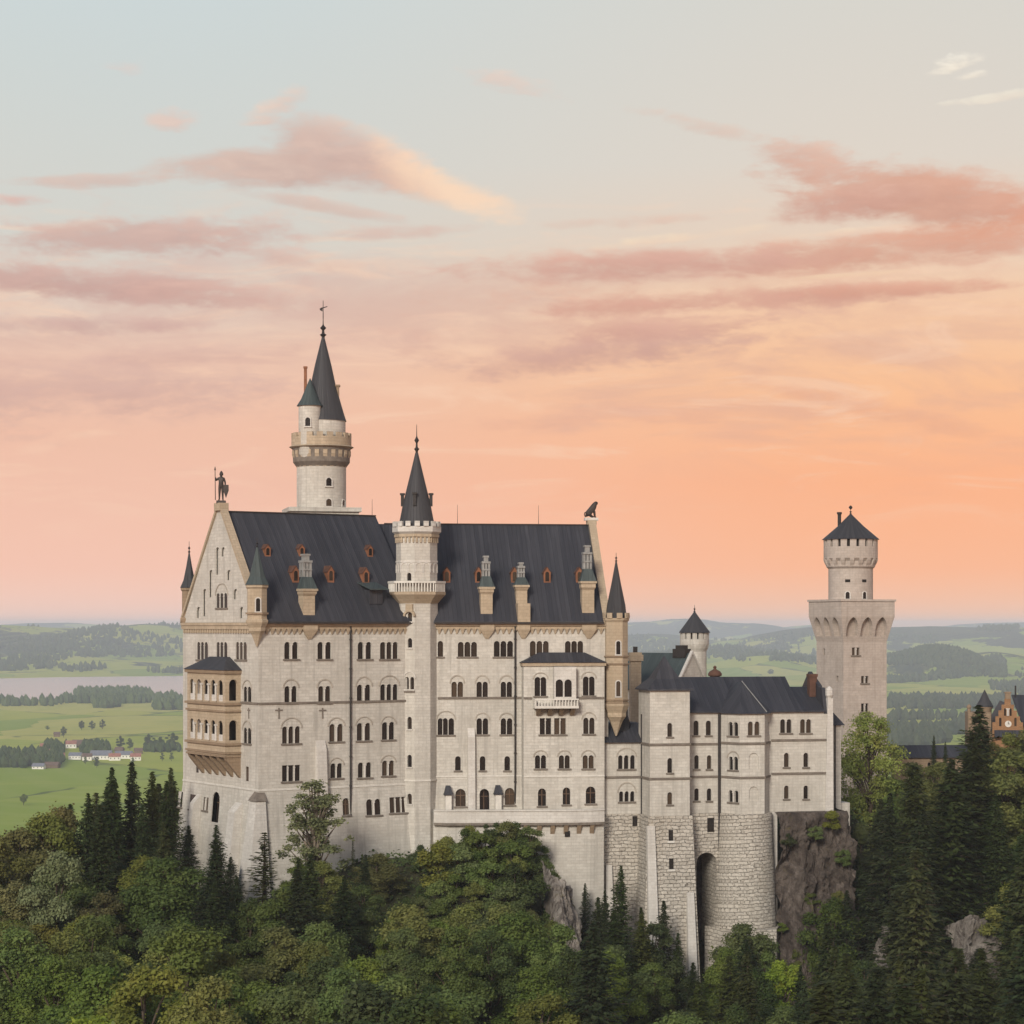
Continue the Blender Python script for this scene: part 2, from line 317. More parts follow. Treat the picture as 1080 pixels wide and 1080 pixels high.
# ------------------------------------------------------------------ objects
OFF = {}
def link(name, me, parent=None):
    o = bpy.data.objects.new(name, me); COL.objects.link(o)
    if parent is not None: o.parent = parent; OFF[o] = OFF.get(parent, Vector())
    else: OFF[o] = Vector()
    return o
def tag(o, label=None, cat=None, group=None, kind=None):
    if label: o['label'] = label
    if cat: o['category'] = cat
    if group: o['group'] = group
    if kind: o['kind'] = kind
    return o
def thing(name, label, cat, loc, group=None):
    o = bpy.data.objects.new(name, None); COL.objects.link(o); o.location = loc; o.empty_display_size = 1
    OFF[o] = Vector(loc)
    return tag(o, label, cat, group)
class MB:
    """collects faces in world metres and links them as ONE mesh object"""
    cyl = None
    def __init__(s): s.v, s.f = [], []
    def add(s, vs, fs):
        k = len(s.v); s.v += [tuple(p) for p in vs]; s.f += [tuple(i + k for i in f) for f in fs]; return s
    def hexa(s, lo, hi):
        """two rings of equal length joined, capped"""
        n = len(lo); k = list(range(n))
        fs = [tuple(reversed(k)), tuple(i + n for i in k)] + [(i, (i + 1) % n, (i + 1) % n + n, i + n) for i in k]
        return s.add(list(lo) + list(hi), fs)
    def box(s, F, s0, s1, w0, w1, z0, z1):
        return s.hexa([F.p(a, b, z0) for a, b in ((s0, w0), (s1, w0), (s1, w1), (s0, w1))], [F.p(a, b, z1) for a, b in ((s0, w0), (s1, w0), (s1, w1), (s0, w1))])
    def prism(s, pts, z0, z1, pts1=None):
        pts1 = pts1 or pts
        return s.hexa([(x, y, z0) for x, y in pts], [(x, y, z1) for x, y in pts1])
    def loft(s, rings, cap=True):
        """rings: list of (points xy, z)"""
        n = len(rings[0][0]); vs = []; fs = []
        for pts, z in rings: vs += [(x, y, z) for x, y in pts]
        for r in range(len(rings) - 1):
            for i in range(n): j = (i + 1) % n; fs.append((r * n + i, r * n + j, (r + 1) * n + j, (r + 1) * n + i))
        if cap: fs.append(tuple(reversed(range(n)))); fs.append(tuple(range((len(rings) - 1) * n, len(rings) * n)))
        return s.add(vs, fs)
    def lathe(s, c, prof, n=32, rot=0.0):
        if n >= 16: s.cyl = (c[0], c[1], max(r for r, z in prof))
        return s.loft([(ngon(c, max(r, .004), n, rot), z) for r, z in prof])
    def cone(s, c, r, z0, z1, n=8, rot=0.0, r1=.03):
        return s.loft([(ngon(c, r, n, rot), z0), (ngon(c, r1, n, rot), z1)])
    def tube(s, a, b, ra, rb=None, n=8):
        rb = ra if rb is None else rb
        a, b = Vector(a), Vector(b); d = (b - a).normalized(); x = d.orthogonal().normalized(); y = d.cross(x)
        ring = lambda p, r: [p + (x * math.cos(2 * math.pi * i / n) + y * math.sin(2 * math.pi * i / n)) * r for i in range(n)]
        return s.hexa(ring(a, ra), ring(b, rb))
    def build(s, name, mat, parent=None, smooth=0.0, label=None):
        off = OFF[parent] if parent is not None else Vector()
        me = bpy.data.meshes.new(name)
        me.from_pydata([(x - off.x, y - off.y, z - off.z) for x, y, z in s.v], [], s.f)
        me.update(); me.materials.append(M[mat] if isinstance(mat, str) else mat)
        uvmap(me)
        if s.cyl:                                   # unroll round walls so that courses run on without breaks
            cx, cy, r = s.cyl; uv = me.uv_layers['UVMap']
            for p in me.polygons:
                if abs(p.normal.z) > .96: continue
                an = [math.atan2(me.vertices[i].co.y + off.y - cy, me.vertices[i].co.x + off.x - cx) for i in p.vertices]
                if max(an) - min(an) > math.pi: an = [a + 2 * math.pi if a < 0 else a for a in an]
                for li, i, a in zip(p.loop_indices, p.vertices, an): uv.data[li].uv = (a * r, me.vertices[i].co.z)
        if smooth:
            me.shade_smooth(); me.set_sharp_from_angle(angle=R(smooth))
        o = link(name, me, parent)
        if label: o['label'] = label
        return o
def uvmap(me):
    uv = me.uv_layers.new(name='UVMap'); vs = me.vertices
    for p in me.polygons:
        n = p.normal
        if abs(n.z) > .96: tx, ty = Vector((1, 0, 0)), Vector((0, 1, 0))
        else:
            tx = Vector((-n.y, n.x, 0)).normalized(); ty = n.cross(tx)
            if ty.z < 0: ty = -ty
        for li in p.loop_indices:
            c = vs[me.loops[li].vertex_index].co; uv.data[li].uv = (c.dot(tx), c.dot(ty))
def ngon(c, r, n, rot=0.0):
    return [(c[0] + r * math.cos(rot + 2 * math.pi * i / n), c[1] + r * math.sin(rot + 2 * math.pi * i / n)) for i in range(n)]
class Frame:
    def __init__(s, x, y, deg):
        s.o = Vector((x, y, 0)); a = R(deg); s.a = a
        s.e1 = Vector((math.cos(a), math.sin(a), 0)); s.e2 = Vector((-math.sin(a), math.cos(a), 0))
    def p(s, a, b, z): q = s.o + s.e1 * a + s.e2 * b; return (q.x, q.y, z)
    def xy(s, a, b): q = s.o + s.e1 * a + s.e2 * b; return (q.x, q.y)
    def plane(s, w, tilt=None): return Plane(Vector(s.p(0, w, 0)), s.e1, -s.e2, tilt)          # faces the viewer
    def side(s, a, tilt=None): return Plane(Vector(s.p(a, 0, 0)), s.e2, -s.e1, tilt)           # faces left
    def side_r(s, a, tilt=None): return Plane(Vector(s.p(a, 0, 0)), s.e2, s.e1, tilt)
class Plane:
    def __init__(s, o, u, n, tilt=None): s.o, s.u, s.n, s.tilt = o, u, n, tilt
    def p(s, a, z, out=0.0):
        if s.tilt: out = out + s.tilt[1] * (z - s.tilt[0])
        q = s.o + s.u * a + s.n * out; return (q.x, q.y, z)
    def px(s, X, Y=HOR):
        """survey: where the sight line of photo pixel X, Y meets this wall -> (along, height)"""
        r = Vector(((X - 540) / FPX, 1, (HOR - Y) / FPX)); n = s.n.copy(); d = s.o.copy()
        if s.tilt:
            n = n - Vector((0, 0, s.tilt[1])); d = d + Vector((0, 0, s.tilt[0]))
        k = d.dot(n) / r.dot(n); q = r * k
        return ((q - s.o).dot(s.u), q.z, k)
def light_shape(a, z0, z1, hw, kind='round'):
    if kind == 'rect': return [(a - hw, z0), (a + hw, z0), (a + hw, z1), (a - hw, z1)]
    if kind == 'point':
        h = hw * 1.75; n = 6; am = math.acos(.5 / 1.5)   # two arcs of 1.5 half widths meeting in a point
        rt = [(a + hw * (1.5 * math.cos(am * i / n) - .5), z1 - h + h * math.sin(am * i / n) / math.sin(am)) for i in range(n + 1)]
        return [(a - hw, z0), (a + hw, z0)] + rt + [(2 * a - x, z) for x, z in reversed(rt[:-1])]
    n = 6
    return [(a - hw, z0), (a + hw, z0)] + [(a + hw * math.cos(math.pi * i / n), z1 - hw + hw * math.sin(math.pi * i / n)) for i in range(n + 1)]
def panel(mb, pl, outer, holes=(), depth=.4, back=False):
    """wall sheet with real openings and their reveals"""
    vs, es = [], []
    for lp in [outer] + list(holes):
        k = len(vs); vs += [Vector(q) for q in lp]; es.append(list(range(k, k + len(lp))))
    ov, oe, of, _, _, _ = delaunay_2d_cdt(vs, [], es, 2, 1e-5)
    P3 = [pl.p(q.x, q.y) for q in ov]; fs = []
    for f in of:
        a, b, c = (Vector(P3[i]) for i in f[:3])
        fs.append(tuple(f) if (b - a).cross(c - a).dot(pl.n) > 0 else tuple(reversed(f)))
    mb.add(P3, fs)
    for lp in holes:
        n = len(lp); fr = [pl.p(a, z) for a, z in lp]; bk = [pl.p(a, z, -depth) for a, z in lp]
        mb.add(fr + bk, [(i, (i + 1) % n, (i + 1) % n + n, i + n) for i in range(n)])
        if back: mb.add(bk, [tuple(range(n))])
def arch_ring(mb, pl, a, z, r, wd=.22, out=.09, legs=0.0, n=12, sq=1.0):
    pts = [(a + r, z - legs)] * (legs > 0) + [(a + r * math.cos(math.pi * i / n), z + sq * r * math.sin(math.pi * i / n)) for i in range(n + 1)] + [(a - r, z - legs)] * (legs > 0)
    r2 = r + wd
    pto = [(a + r2, z - legs)] * (legs > 0) + [(a + r2 * math.cos(math.pi * i / n), z + sq * r2 * math.sin(math.pi * i / n)) for i in range(n + 1)] + [(a - r2, z - legs)] * (legs > 0)
    for i in range(len(pts) - 1):
        q = [pts[i], pto[i], pto[i + 1], pts[i + 1]]
        mb.hexa([pl.p(x, y, -.02) for x, y in q], [pl.p(x, y, out) for x, y in q])
def pbox(mb, pl, a0, a1, z0, z1, out0, out1):
    q = [(a0, z0), (a1, z0), (a1, z1), (a0, z1)]
    return mb.hexa([pl.p(x, y, out0) for x, y in q], [pl.p(x, y, out1) for x, y in q])
class Wall:
    """one wall plane of a building: collects openings, then builds"""
    def __init__(s, pl, root, frame_mat='stone_pale'): s.pl, s.root, s.holes, s.fm = pl, root, [], frame_mat
    dep = .38
    def win(s, Xs, Y0, Y1, wpx=5.0, arch=None, kind='round', sill=True, glass='glass', depth=None):
        depth = depth or s.dep
        if not hasattr(Xs, '__iter__'): Xs = [Xs]
        Xm = sum(Xs) / len(Xs)
        _, zt, k = s.pl.px(Xm, Y0); _, zb, _ = s.pl.px(Xm, Y1)
        # true width on the wall of wpx photo pixels
        hw = abs(s.pl.px(Xm + wpx / 2)[0] - s.pl.px(Xm - wpx / 2)[0]) / 2 * 1.14
        As = sorted(s.pl.px(x)[0] for x in Xs); g = MB(); fr = MB()
        for a in As:
            lp = light_shape(a, zb, zt, hw, kind); s.holes.append(lp)
            q = light_shape(a, zb - .02, zt + .02, hw + .02, kind)
            g.add([s.pl.p(x, z, -depth + .06) for x, z in q], [tuple(range(len(q)))])
        o = g.build('window', glass, s.root)
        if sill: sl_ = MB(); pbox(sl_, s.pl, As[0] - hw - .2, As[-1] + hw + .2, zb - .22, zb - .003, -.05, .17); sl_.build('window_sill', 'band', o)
        if arch is not None:
            za = s.pl.px(Xm, arch)[1]; ac = (As[0] + As[-1]) / 2; r = (As[-1] - As[0]) / 2 + hw + .12
            ar = MB(); arch_ring(ar, s.pl, ac, zt - hw * .6, r, .17, .1, sq=max(.4, (za - zt + hw * .6) / r)); ar.build('window_arch', 'arch', o)
        for i in range(len(As) - 1):
            am = (As[i] + As[i + 1]) / 2; cw = (As[1] - As[0]) / 2 - hw
            cm = MB(); cm.tube(s.pl.p(am, zb, .02), s.pl.p(am, zt - hw, .02), max(.05, cw * .7), n=6)
            pbox(cm, s.pl, am - cw - .04, am + cw + .04, zt - hw, zt - hw + .16, -.1, .08); cm.build('window_column', s.fm, o)
        if wpx > 6:                                 # wooden frame of the big ground floor windows
            for a in As:
                fr = MB(); pbox(fr, s.pl, a - .06, a + .06, zb, zt - .04, -depth + .07, -depth + .15); pbox(fr, s.pl, a - hw, a + hw, zb + (zt - zb) * .62 - .06, zb + (zt - zb) * .62 + .06, -depth + .07, -depth + .14); fr.build('window_frame', 'timber_frame', o)
        return o
    def blind(s, mb, X, Y0, Y1, wpx, kind='round', depth=.18):
        _, zt, k = s.pl.px(X, Y0); _, zb, _ = s.pl.px(X, Y1); a = s.pl.px(X)[0]
        hw = abs(s.pl.px(X + wpx / 2)[0] - s.pl.px(X - wpx / 2)[0]) / 2
        lp = light_shape(a, zb, zt, hw, kind); s.holes.append(lp)
        bk = [s.pl.p(x, z, -depth) for x, z in lp]; mb.add(bk, [tuple(range(len(bk)))])
    def build(s, mb, outer, depth=None): panel(mb, s.pl, outer, s.holes, depth or s.dep)
def finial(mb, x, y, z0, z1, r=.16):
    h = z1 - z0
    mb.lathe((x, y), [(r * .7, z0), (r * 1.0, z0 + h * .1), (r * 1.9, z0 + h * .16), (r * .8, z0 + h * .22), (r * .6, z0 + h * .36), (r * 1.7, z0 + h * .46), (r * .6, z0 + h * .56), (r * .3, z0 + h * .62), (.03, z1)], 8)
def merlons(mb, c, r, z0, z1, n, t=.35, frac=.55, rot=0.0):
    for i in range(n):
        a0 = rot + 2 * math.pi * i / n; a1 = a0 + 2 * math.pi / n * frac
        am = (a0 + a1) / 2
        P = lambda a, q: (c[0] + q * math.cos(a), c[1] + q * math.sin(a))
        mb.prism([P(a0, r - t), P(a0, r), P(am, r * 1.002), P(a1, r), P(a1, r - t)], z0, z1)
def corbels(mb, c, r0, r1, z0, z1, n, frac=.4, rot=0.0):
    """brackets carrying a ring: thin at the bottom, full depth on top"""
    for i in range(n):
        a0 = rot + 2 * math.pi * i / n; a1 = a0 + 2 * math.pi / n * frac
        P = lambda a, q: (c[0] + q * math.cos(a), c[1] + q * math.sin(a))
        mb.loft([([P(a0, r0 - .2), P(a0, r0 + .05), P(a1, r0 + .05), P(a1, r0 - .2)], z0), ([P(a0, r0 - .2), P(a0, (r0 + r1) / 2 + .1), P(a1, (r0 + r1) / 2 + .1), P(a1, r0 - .2)], z0 + (z1 - z0) * .4), ([P(a0, r0 - .2), P(a0, r1), P(a1, r1), P(a1, r0 - .2)], z0 + (z1 - z0) * .75), ([P(a0, r0 - .2), P(a0, r1), P(a1, r1), P(a1, r0 - .2)], z1)])
def zpx(Y, d): return (HOR - Y) * d / FPX
def at(X, d): return ((X - 540) / FPX * d, d)
def round_win(root, c, r, ang, z0, z1, hw, name='window'):
    """small opening on a round tower: dark pane in a stone surround"""
    n = Vector((math.cos(ang), math.sin(ang), 0)); pl = Plane(Vector((c[0], c[1], 0)) + n * (r + .02), Vector((-n.y, n.x, 0)), n)
    g = MB(); q = light_shape(0, z0, z1, hw); g.add([pl.p(x, z, .02) for x, z in q], [tuple(range(len(q)))]); o = g.build(name, 'glass', root)
    fr = MB(); arch_ring(fr, pl, 0, z1 - hw, hw, .16, .1, legs=z1 - hw - z0); pbox(fr, pl, -hw - .2, hw + .2, z0 - .18, z0, -.1, .16)
    fr.build('window_frame', 'stone_pale', o)
# ================================================================== TERRAIN
CTRL = [(-150,300,-60),(-150,200,-60),(0,285,-42),(0,230,-46),(0,180,-50),(100,300,-42),(100,240,-46),(100,180,-49),(180,310,-38),(190,330,-38),(150,350,-45),
 (230,300,-37),(272,297,-37),(272,260,-43),(272,200,-47),(272,170,-50),(340,302,-34),(400,308,-32),(400,290,-38),(400,250,-44),(400,190,-48),(450,308,-32),(470,306,-31),
 (520,305,-29.0),(550,306,-29.5),(500,300,-33),(540,300,-33.5),(570,307,-33),(500,280,-41),(540,280,-43),(600,306,-42),(610,298,-50),(630,305,-50),(660,304,-53),(700,302,-54),
 (745,308,-55),(745,332,-45),(790,304,-54),(700,280,-60),(620,280,-54),(800,270,-60),(640,220,-58),(640,180,-58),(800,200,-60),(850,322,-57),(850,310,-60),(880,326,-48),(830,300,-62),(850,336,-28.0),(880,340,-28.0),
 (890,330,-40),(900,300,-50),(900,250,-56),(900,200,-60),(950,350,-33),(950,330,-40),(1000,360,-30),(1000,330,-40),(1000,300,-48),(1030,330,-40),(1080,350,-32),(1080,300,-46),
 (1150,330,-45),(1080,240,-54),(890,375,-28),(950,400,-28),(1050,430,-28),(1150,430,-40),(300,350,-30),(450,350,-28.5),(600,360,-28.5),(750,360,-28.5),(100,420,-80),(300,420,-60),
 (500,450,-60),(700,470,-60),(900,480,-60),(1100,500,-70),(300,700,-170),(600,700,-170),(900,700,-170),(0,600,-170),(1200,700,-170),(-300,400,-120),(540,130,-75),(0,130,-75),(1080,130,-80),(540,60,-110),(-400,250,-100),(1500,330,-80),(1500,200,-90)]
_c = np.array([((X - 540) / FPX * d, d, z) for X, d, z in CTRL])
def hill(x, y):
    d2 = (_c[:, 0] - x) ** 2 + (_c[:, 1] - y) ** 2 + 1.5
    wgt = d2 ** -1.7
    z = float((wgt * _c[:, 2]).sum() / wgt.sum())
    n = mnoise.fractal(Vector((x * .06, y * .06, 0)), 1.0, 2.0, 5) * 1.0
    r = math.hypot(x, y); e = min(1, max(0, (r - 480) / 420))
    return (z + n * min(1, max(0, (-z - 28.2) / 6))) * (1 - e) + -200 * e
def sheet(name, us, vs, fn, mat, kind='structure', smooth=True):
    me = bpy.data.meshes.new(name); nv = len(vs)
    me.from_pydata([fn(u, v) for u in us for v in vs], [], [(i * nv + j, (i + 1) * nv + j, (i + 1) * nv + j + 1, i * nv + j + 1) for i in range(len(us) - 1) for j in range(nv - 1)])
    me.materials.append(M[mat]); me.update()
    if smooth: me.shade_smooth()
    return tag(link(name, me), kind=kind)
hs = sheet('castle_hill', [R(-34 + 68 * i / 150) for i in range(151)], [45 + 870 * (j / 170) ** 1.35 for j in range(171)],
      lambda a, r: (r * math.sin(a), r * math.cos(a), hill(r * math.sin(a), r * math.cos(a))), 'floor')

# ================================================================== PALACE
P = Frame((272.5 - 540) / FPX * 300, 300, 32.5)
WID, LW, LEN, EAVE = 24.3, 25.5, 26.2, 0.5   # the palace bends at the stair tower: west part LW long, east part LEN long
Q = Frame(*P.xy(LW, 0), 8.0)
RW, RE, SB = 15.5, 14.45, 24.6            # ridge heights west / east, where the roof breaks
ZB, ZQ, ZG = -22.0, -21.05, -40.0                     # pale band, bottom
KB = 0.085                                # batter below the band
palace = thing('palace', 'large pale limestone castle palace with steep dark roof, west gable and rows of arched windows', 'palace', P.p(28, 12, -36))
south, west = P.plane(0), P.side(0)
southb, westb = P.plane(0, (ZB, -KB)), P.side(0, (ZB, -KB))
OB = KB * (ZB - ZG)
qsouth, qsouthb = Q.plane(0), Q.plane(0, (ZQ, -KB))
S1, S2 = Wall(south, palace), Wall(southb, palace)
E1, E2 = Wall(qsouth, palace), Wall(qsouthb, palace)
# --- south front, row by row (columns given as surveyed photo columns)
for Xs in ((303, 311.5), (338, 346.5), (380.5, 389), (404, 410.5, 417), (486, 493, 500), (524, 531, 538), (562, 569, 575.7), (599, 605.5, 612)):
    (S1 if Xs[0] < 450 else E1).win(Xs, 677 if Xs[0] < 500 else 676, 695 if Xs[0] < 420 else 692.5, 5.4)
E1.win(464.5, 676, 692.5, 5)
for Xs in ((303, 310.5), (338.7, 346)): S1.win(Xs, 723.5, 741, 5.2, arch=717)
S1.win((379.5, 388), 722, 739.5, 5.4, arch=714.5); S1.win((404, 410.5, 417), 721.5, 738.5, 5, arch=713)
for Xs in ((479, 485.5), (505.5, 511.7), (531, 537.2)): E1.win(Xs, 719, 735, 5, arch=713)
S1.win((300.5, 307, 314), 766, 784, 5, arch=757.5); S1.win((350.5, 359), 763.5, 782, 5.4, arch=757.5); S1.win((379.5, 388), 762.5, 781, 5.4, arch=756.5); S1.win((406, 413.2), 761.5, 780, 5.4, arch=756)
E1.win((464.5, 469.5, 476), 757.5, 775, 5, arch=750.5); E1.win((505.5, 512), 757.5, 774.5, 5, arch=752.5); E1.win((531, 537.5), 757.5, 774.5, 5, arch=752.5)
S1.win((300.5, 307, 314), 807, 824, 5.2, kind='rect'); S1.win((351.5, 358.3), 805, 820.5, 5.2, arch=800); S1.win((380.5, 389), 804, 820, 5.2); S1.win((406, 413.2), 802, 818, 5.2, arch=797)
for X in (483, 509, 535): E1.win(X, 797.5, 812.5, 5.2)
S2.win(357.5, 842, 860, 6.5); S2.win((382, 390.7), 843, 860, 6); S2.win((406, 412.2, 418.4), 841, 857.5, 5, kind='rect')
E2.win(484, 832, 850.5, 9.5); E2.win(535.5, 831, 849, 9)
# portal
E2.win(509, 832, 854, 9, sill=False, depth=1.0)
wall = MB()
S1.build(wall, [(0, ZB), (LW, ZB), (LW, EAVE), (0, EAVE)])
S2.build(wall, [(-OB, ZG), (LW, ZG), (LW, ZB), (0, ZB)])
E1.build(wall, [(0, ZQ), (LEN, ZQ), (LEN, EAVE), (0, EAVE)])
E2.build(wall, [(0, ZG), (LEN, ZG), (LEN, ZQ), (0, ZQ)])
# --- west gable front
W1, W2 = Wall(west, palace), Wall(westb, palace)
for w_ in (W1, W2): w_.dep = .16
for X in (213.5, 234, 254.5): W1.win((X - 3.9, X, X + 3.9), 677, 695.5, 3.2)
W1.win((258.8, 263), 724, 740, 3.4, arch=718); W1.win((258.8, 263), 767.5, 784, 3.4, arch=761)
W1.win(260.7, 808.5, 824, 2.8, kind='rect', sill=False); W1.win(208, 808, 815, 2.6, kind='rect', sill=False)
W2.win(204.5, 837, 853.5, 4, kind='rect'); W2.win(217.5, 840, 856, 5.4, kind='rect'); W2.win((229.8, 233), 843, 857, 2, kind='rect')
W2.win(242, 837, 870, 7, sill=False, depth=.9)
# gable window and blind niches
W1.win((230, 234, 238), 625.5, 641, 3.1, arch=616)
for X, a, b, wd in ((222.5, 601, 630, 2.7), (241.5, 601, 612, 3), (216, 621, 650, 2.7), (248.5, 621, 632, 3.2), (229.5, 577, 606, 2.7), (235.5, 577, 587, 2.8), (209.5, 640, 652, 3)): W1.blind(wall, X, a, b, wd * 1.5, depth=.3)
W1.blind(wall, 255, 640, 652, 4.4, depth=.3)
hw = WID / 2
W1.build(wall, [(0, ZB), (WID, ZB), (WID, EAVE), (hw + .8, RW + .55), (hw - .8, RW + .55), (0, EAVE)])
W2.build(wall, [(-OB, ZG), (WID + OB, ZG), (WID, ZB), (0, ZB)])
# north and east walls
panel(wall, Plane(Vector(P.p(0, WID, 0)), P.e1, P.e2), [(0, ZG), (LW, ZG), (LW, EAVE), (0, EAVE)])
panel(wall, Plane(Vector(Q.p(0, WID, 0)), Q.e1, Q.e2), [(-9, ZG), (LEN, ZG), (LEN, EAVE), (-9, EAVE)])
panel(wall, P.side_r(SB - .4), [(0, EAVE), (WID, EAVE), (hw, RW)])
panel(wall, Q.side_r(LEN), [(0, ZG), (WID, ZG), (WID, EAVE), (hw + .8, RE + .5), (hw - .8, RE + .5), (0, EAVE)])
# backs of the gables above the roof
for F_, s_, rz in ((P, .75, RW + .5), (Q, LEN - .75, RE + .45)):
    wall.add([F_.p(s_, 0, EAVE), F_.p(s_, WID, EAVE), F_.p(s_, hw, rz)], [(0, 1, 2)])
wl = wall.build('wall', 'stone', palace)
# --- projecting bay on the right of the front
BW = -2.1; b0, b1 = qsouth.px(550)[0], Q.plane(-2.1).px(637.5)[0]
Bp = Q.plane(BW); B = Wall(Bp, palace)
B.win((567, 573), 714, 734, 5.6, arch=710); B.win((618, 624), 713.5, 733.5, 5.6, arch=709)
B.win((572, 578.5), 757.5, 774.5, 4.8, kind='rect'); B.win((587.3, 594), 757.5, 774.5, 4.8, kind='rect'); B.win((618, 624.3), 757, 774, 4.8, arch=752)
for Xs in ((567, 573.2), (592.2, 598.2), (617.3, 623.5)): B.win(Xs, 796.5, 810.5, 4.8, arch=792)
B.win(571.7, 831.5, 850, 7.5); B.win(597.5, 830.5, 848.5, 7); B.win(623, 829.5, 847.5, 9)
bay = MB(); B.build(bay, [(b0, ZG), (b1, ZG), (b1, -5.0), (b0, -5.0)])
panel(bay, Plane(Vector(Q.p(b0, 0, 0)), Q.e2, -Q.e1), [(BW, ZG), (0, ZG), (0, -5), (BW, -5)])
panel(bay, Plane(Vector(Q.p(b1, 0, 0)), Q.e2, Q.e1), [(BW, ZG), (0, ZG), (0, -5), (BW, -5)])
bayo = bay.build('bay', 'stone', palace)
br = MB()
br.hexa([Q.p(b0 - .35, BW - .45, -5.15), Q.p(b1 + .35, BW - .45, -5.15), Q.p(b1 + .35, .02, -5.15), Q.p(b0 - .35, .02, -5.15)],
        [Q.p(b0 + 2.5, -.3, -3.75), Q.p(b1 - 2.5, -.3, -3.75), Q.p(b1 - 2.5, .02, -3.75), Q.p(b0 + 2.5, .02, -3.75)])
br.build('bay_roof', 'slate', bayo)
br = MB(); br.box(Q, b0 - .2, b1 + .2, BW - .25, -.01, -5.6, -5.16); br.build('bay_cornice', 'sand', bayo)
# white stone oriel on the bay
o0, _, _ = Bp.px(583); o1, _, _ = Bp.px(606); oz = lambda Y: Bp.px(595, Y)[1]
OR = MB(); OP = Q.plane(BW - 1.35); OW = Wall(OP, None)
fl = MB()
# oriel body as panel with two lights
oh = [light_shape(OP.px(X)[0], OP.px(X, 735)[1], OP.px(X, 716.5)[1], .52) for X in (590, 599.2)]
panel(OR, OP, [(o0, oz(744)), (o1, oz(744)), (o1, -5.7), (o0, -5.7)], oh, .3)
for e, n_ in ((o0, -Q.e1), (o1, Q.e1)):
    panel(OR, Plane(Vector(Q.p(e, 0, 0)), Q.e2, n_), [(BW - 1.35, oz(744)), (BW, oz(744)), (BW, -5.7), (BW - 1.35, -5.7)])
ob = OR.build('oriel', 'stone_pale', palace)
g = MB()
for q in oh: g.add([OP.p(x, z, -.22) for x, z in q], [tuple(range(len(q)))])
g.build('oriel_window', 'glass', ob)
bal = MB(); c0 = Bp.px(562)[0]; c1 = Bp.px(608)[0]; zt, zf = oz(736.5), oz(744)
bal.box(Q, c0, c1, BW - 1.9, BW + .02, zf - .35, zf - .002)
for s_ in np.arange(c0 + .15, c1, .42): bal.box(Q, s_ - .07, s_ + .07, BW - 1.85, BW - 1.7, zf, zt - .18)
bal.box(Q, c0, c1, BW - 1.9, BW - 1.65, zt - .18, zt)
for e in (c0, c1 - .25): bal.box(Q, e, e + .25, BW - 1.64, BW, zf, zt - .01)
bal.build('balcony', 'white', palace)
cb = MB()
for k in range(4):
    s_ = c0 + .7 + k * (c1 - c0 - 1.4) / 3
    cb.hexa([Q.p(s_ - .28, BW - .35, zf - 1.35), Q.p(s_ + .28, BW - .35, zf - 1.35), Q.p(s_ + .28, BW + .1, zf - 1.35), Q.p(s_ - .28, BW + .1, zf - 1.35)], [Q.p(s_ - .28, BW - 1.7, zf - .36), Q.p(s_ + .28, BW - 1.7, zf - .36), Q.p(s_ + .28, BW + .1, zf - .36), Q.p(s_ - .28, BW + .1, zf - .36)])
cb.build('balcony_bracket', 'sand_dark', palace)
# --- cornices, string courses, band
for F_, L_ in ((P, LW), (Q, LEN)):
    cor = MB(); e0 = .3 if F_ is P else -.3
    cor.box(F_, e0, L_, -.42, .02, -.05, .34); cor.box(F_, e0, L_, -.2, .02, -.42, -.05)
    for s_ in np.arange(1.2 if F_ is P else 2.2, L_ - (2.8 if F_ is P else .5), .82):
        cor.hexa([F_.p(s_ - .07, -.1, -1.15), F_.p(s_ + .07, -.1, -1.15), F_.p(s_ + .07, .1, -1.15), F_.p(s_ - .07, .1, -1.15)], [F_.p(s_ - .3, -.34, -.42), F_.p(s_ + .3, -.34, -.42), F_.p(s_ + .3, .1, -.42), F_.p(s_ - .3, .1, -.42)])
    if F_ is P:
        for w_ in np.arange(1.2, WID - .5, .8): pbox(cor, west, w_ - .2, w_ + .2, -1.0, -.5, -.05, .22)
        pbox(cor, west, 0, WID, .05, .45, -.02, .4); pbox(cor, west, 0, WID, -.5, .05, -.02, .28)
    cor.build('cornice', 'sand', palace)
zs, zq = south.px(300, 740.5)[1], qsouth.px(500, 735)[1]
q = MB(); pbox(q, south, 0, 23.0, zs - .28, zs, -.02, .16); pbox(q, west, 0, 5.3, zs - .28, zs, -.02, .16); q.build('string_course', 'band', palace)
for pl, x0, x1 in ((qsouth, 2.0, b0), (Bp, b0, Bp.px(561)[0]), (Bp, Bp.px(609)[0], b1)):
    q = MB(); pbox(q, pl, x0, x1, zq - .28, zq, -.02, .16); q.build('string_course', 'band', palace)
bd = MB(); pbox(bd, south, 0, LW - 1, ZB - .12, ZB + .12, -.02, .1); pbox(bd, west, 0, WID, ZB - .1, ZB + .14, -.02, .1); bd.build('plinth_band', 'white', palace)
bd = MB(); pbox(bd, qsouth, 1, b0, ZQ - .12, ZQ + .12, -.02, .1); bd.build('plinth_band', 'white', palace)
bd = MB(); pbox(bd, Bp, b0, b1, ZQ - .08, ZQ + .16, -.02, .1); bd.build('plinth_band', 'white', palace)
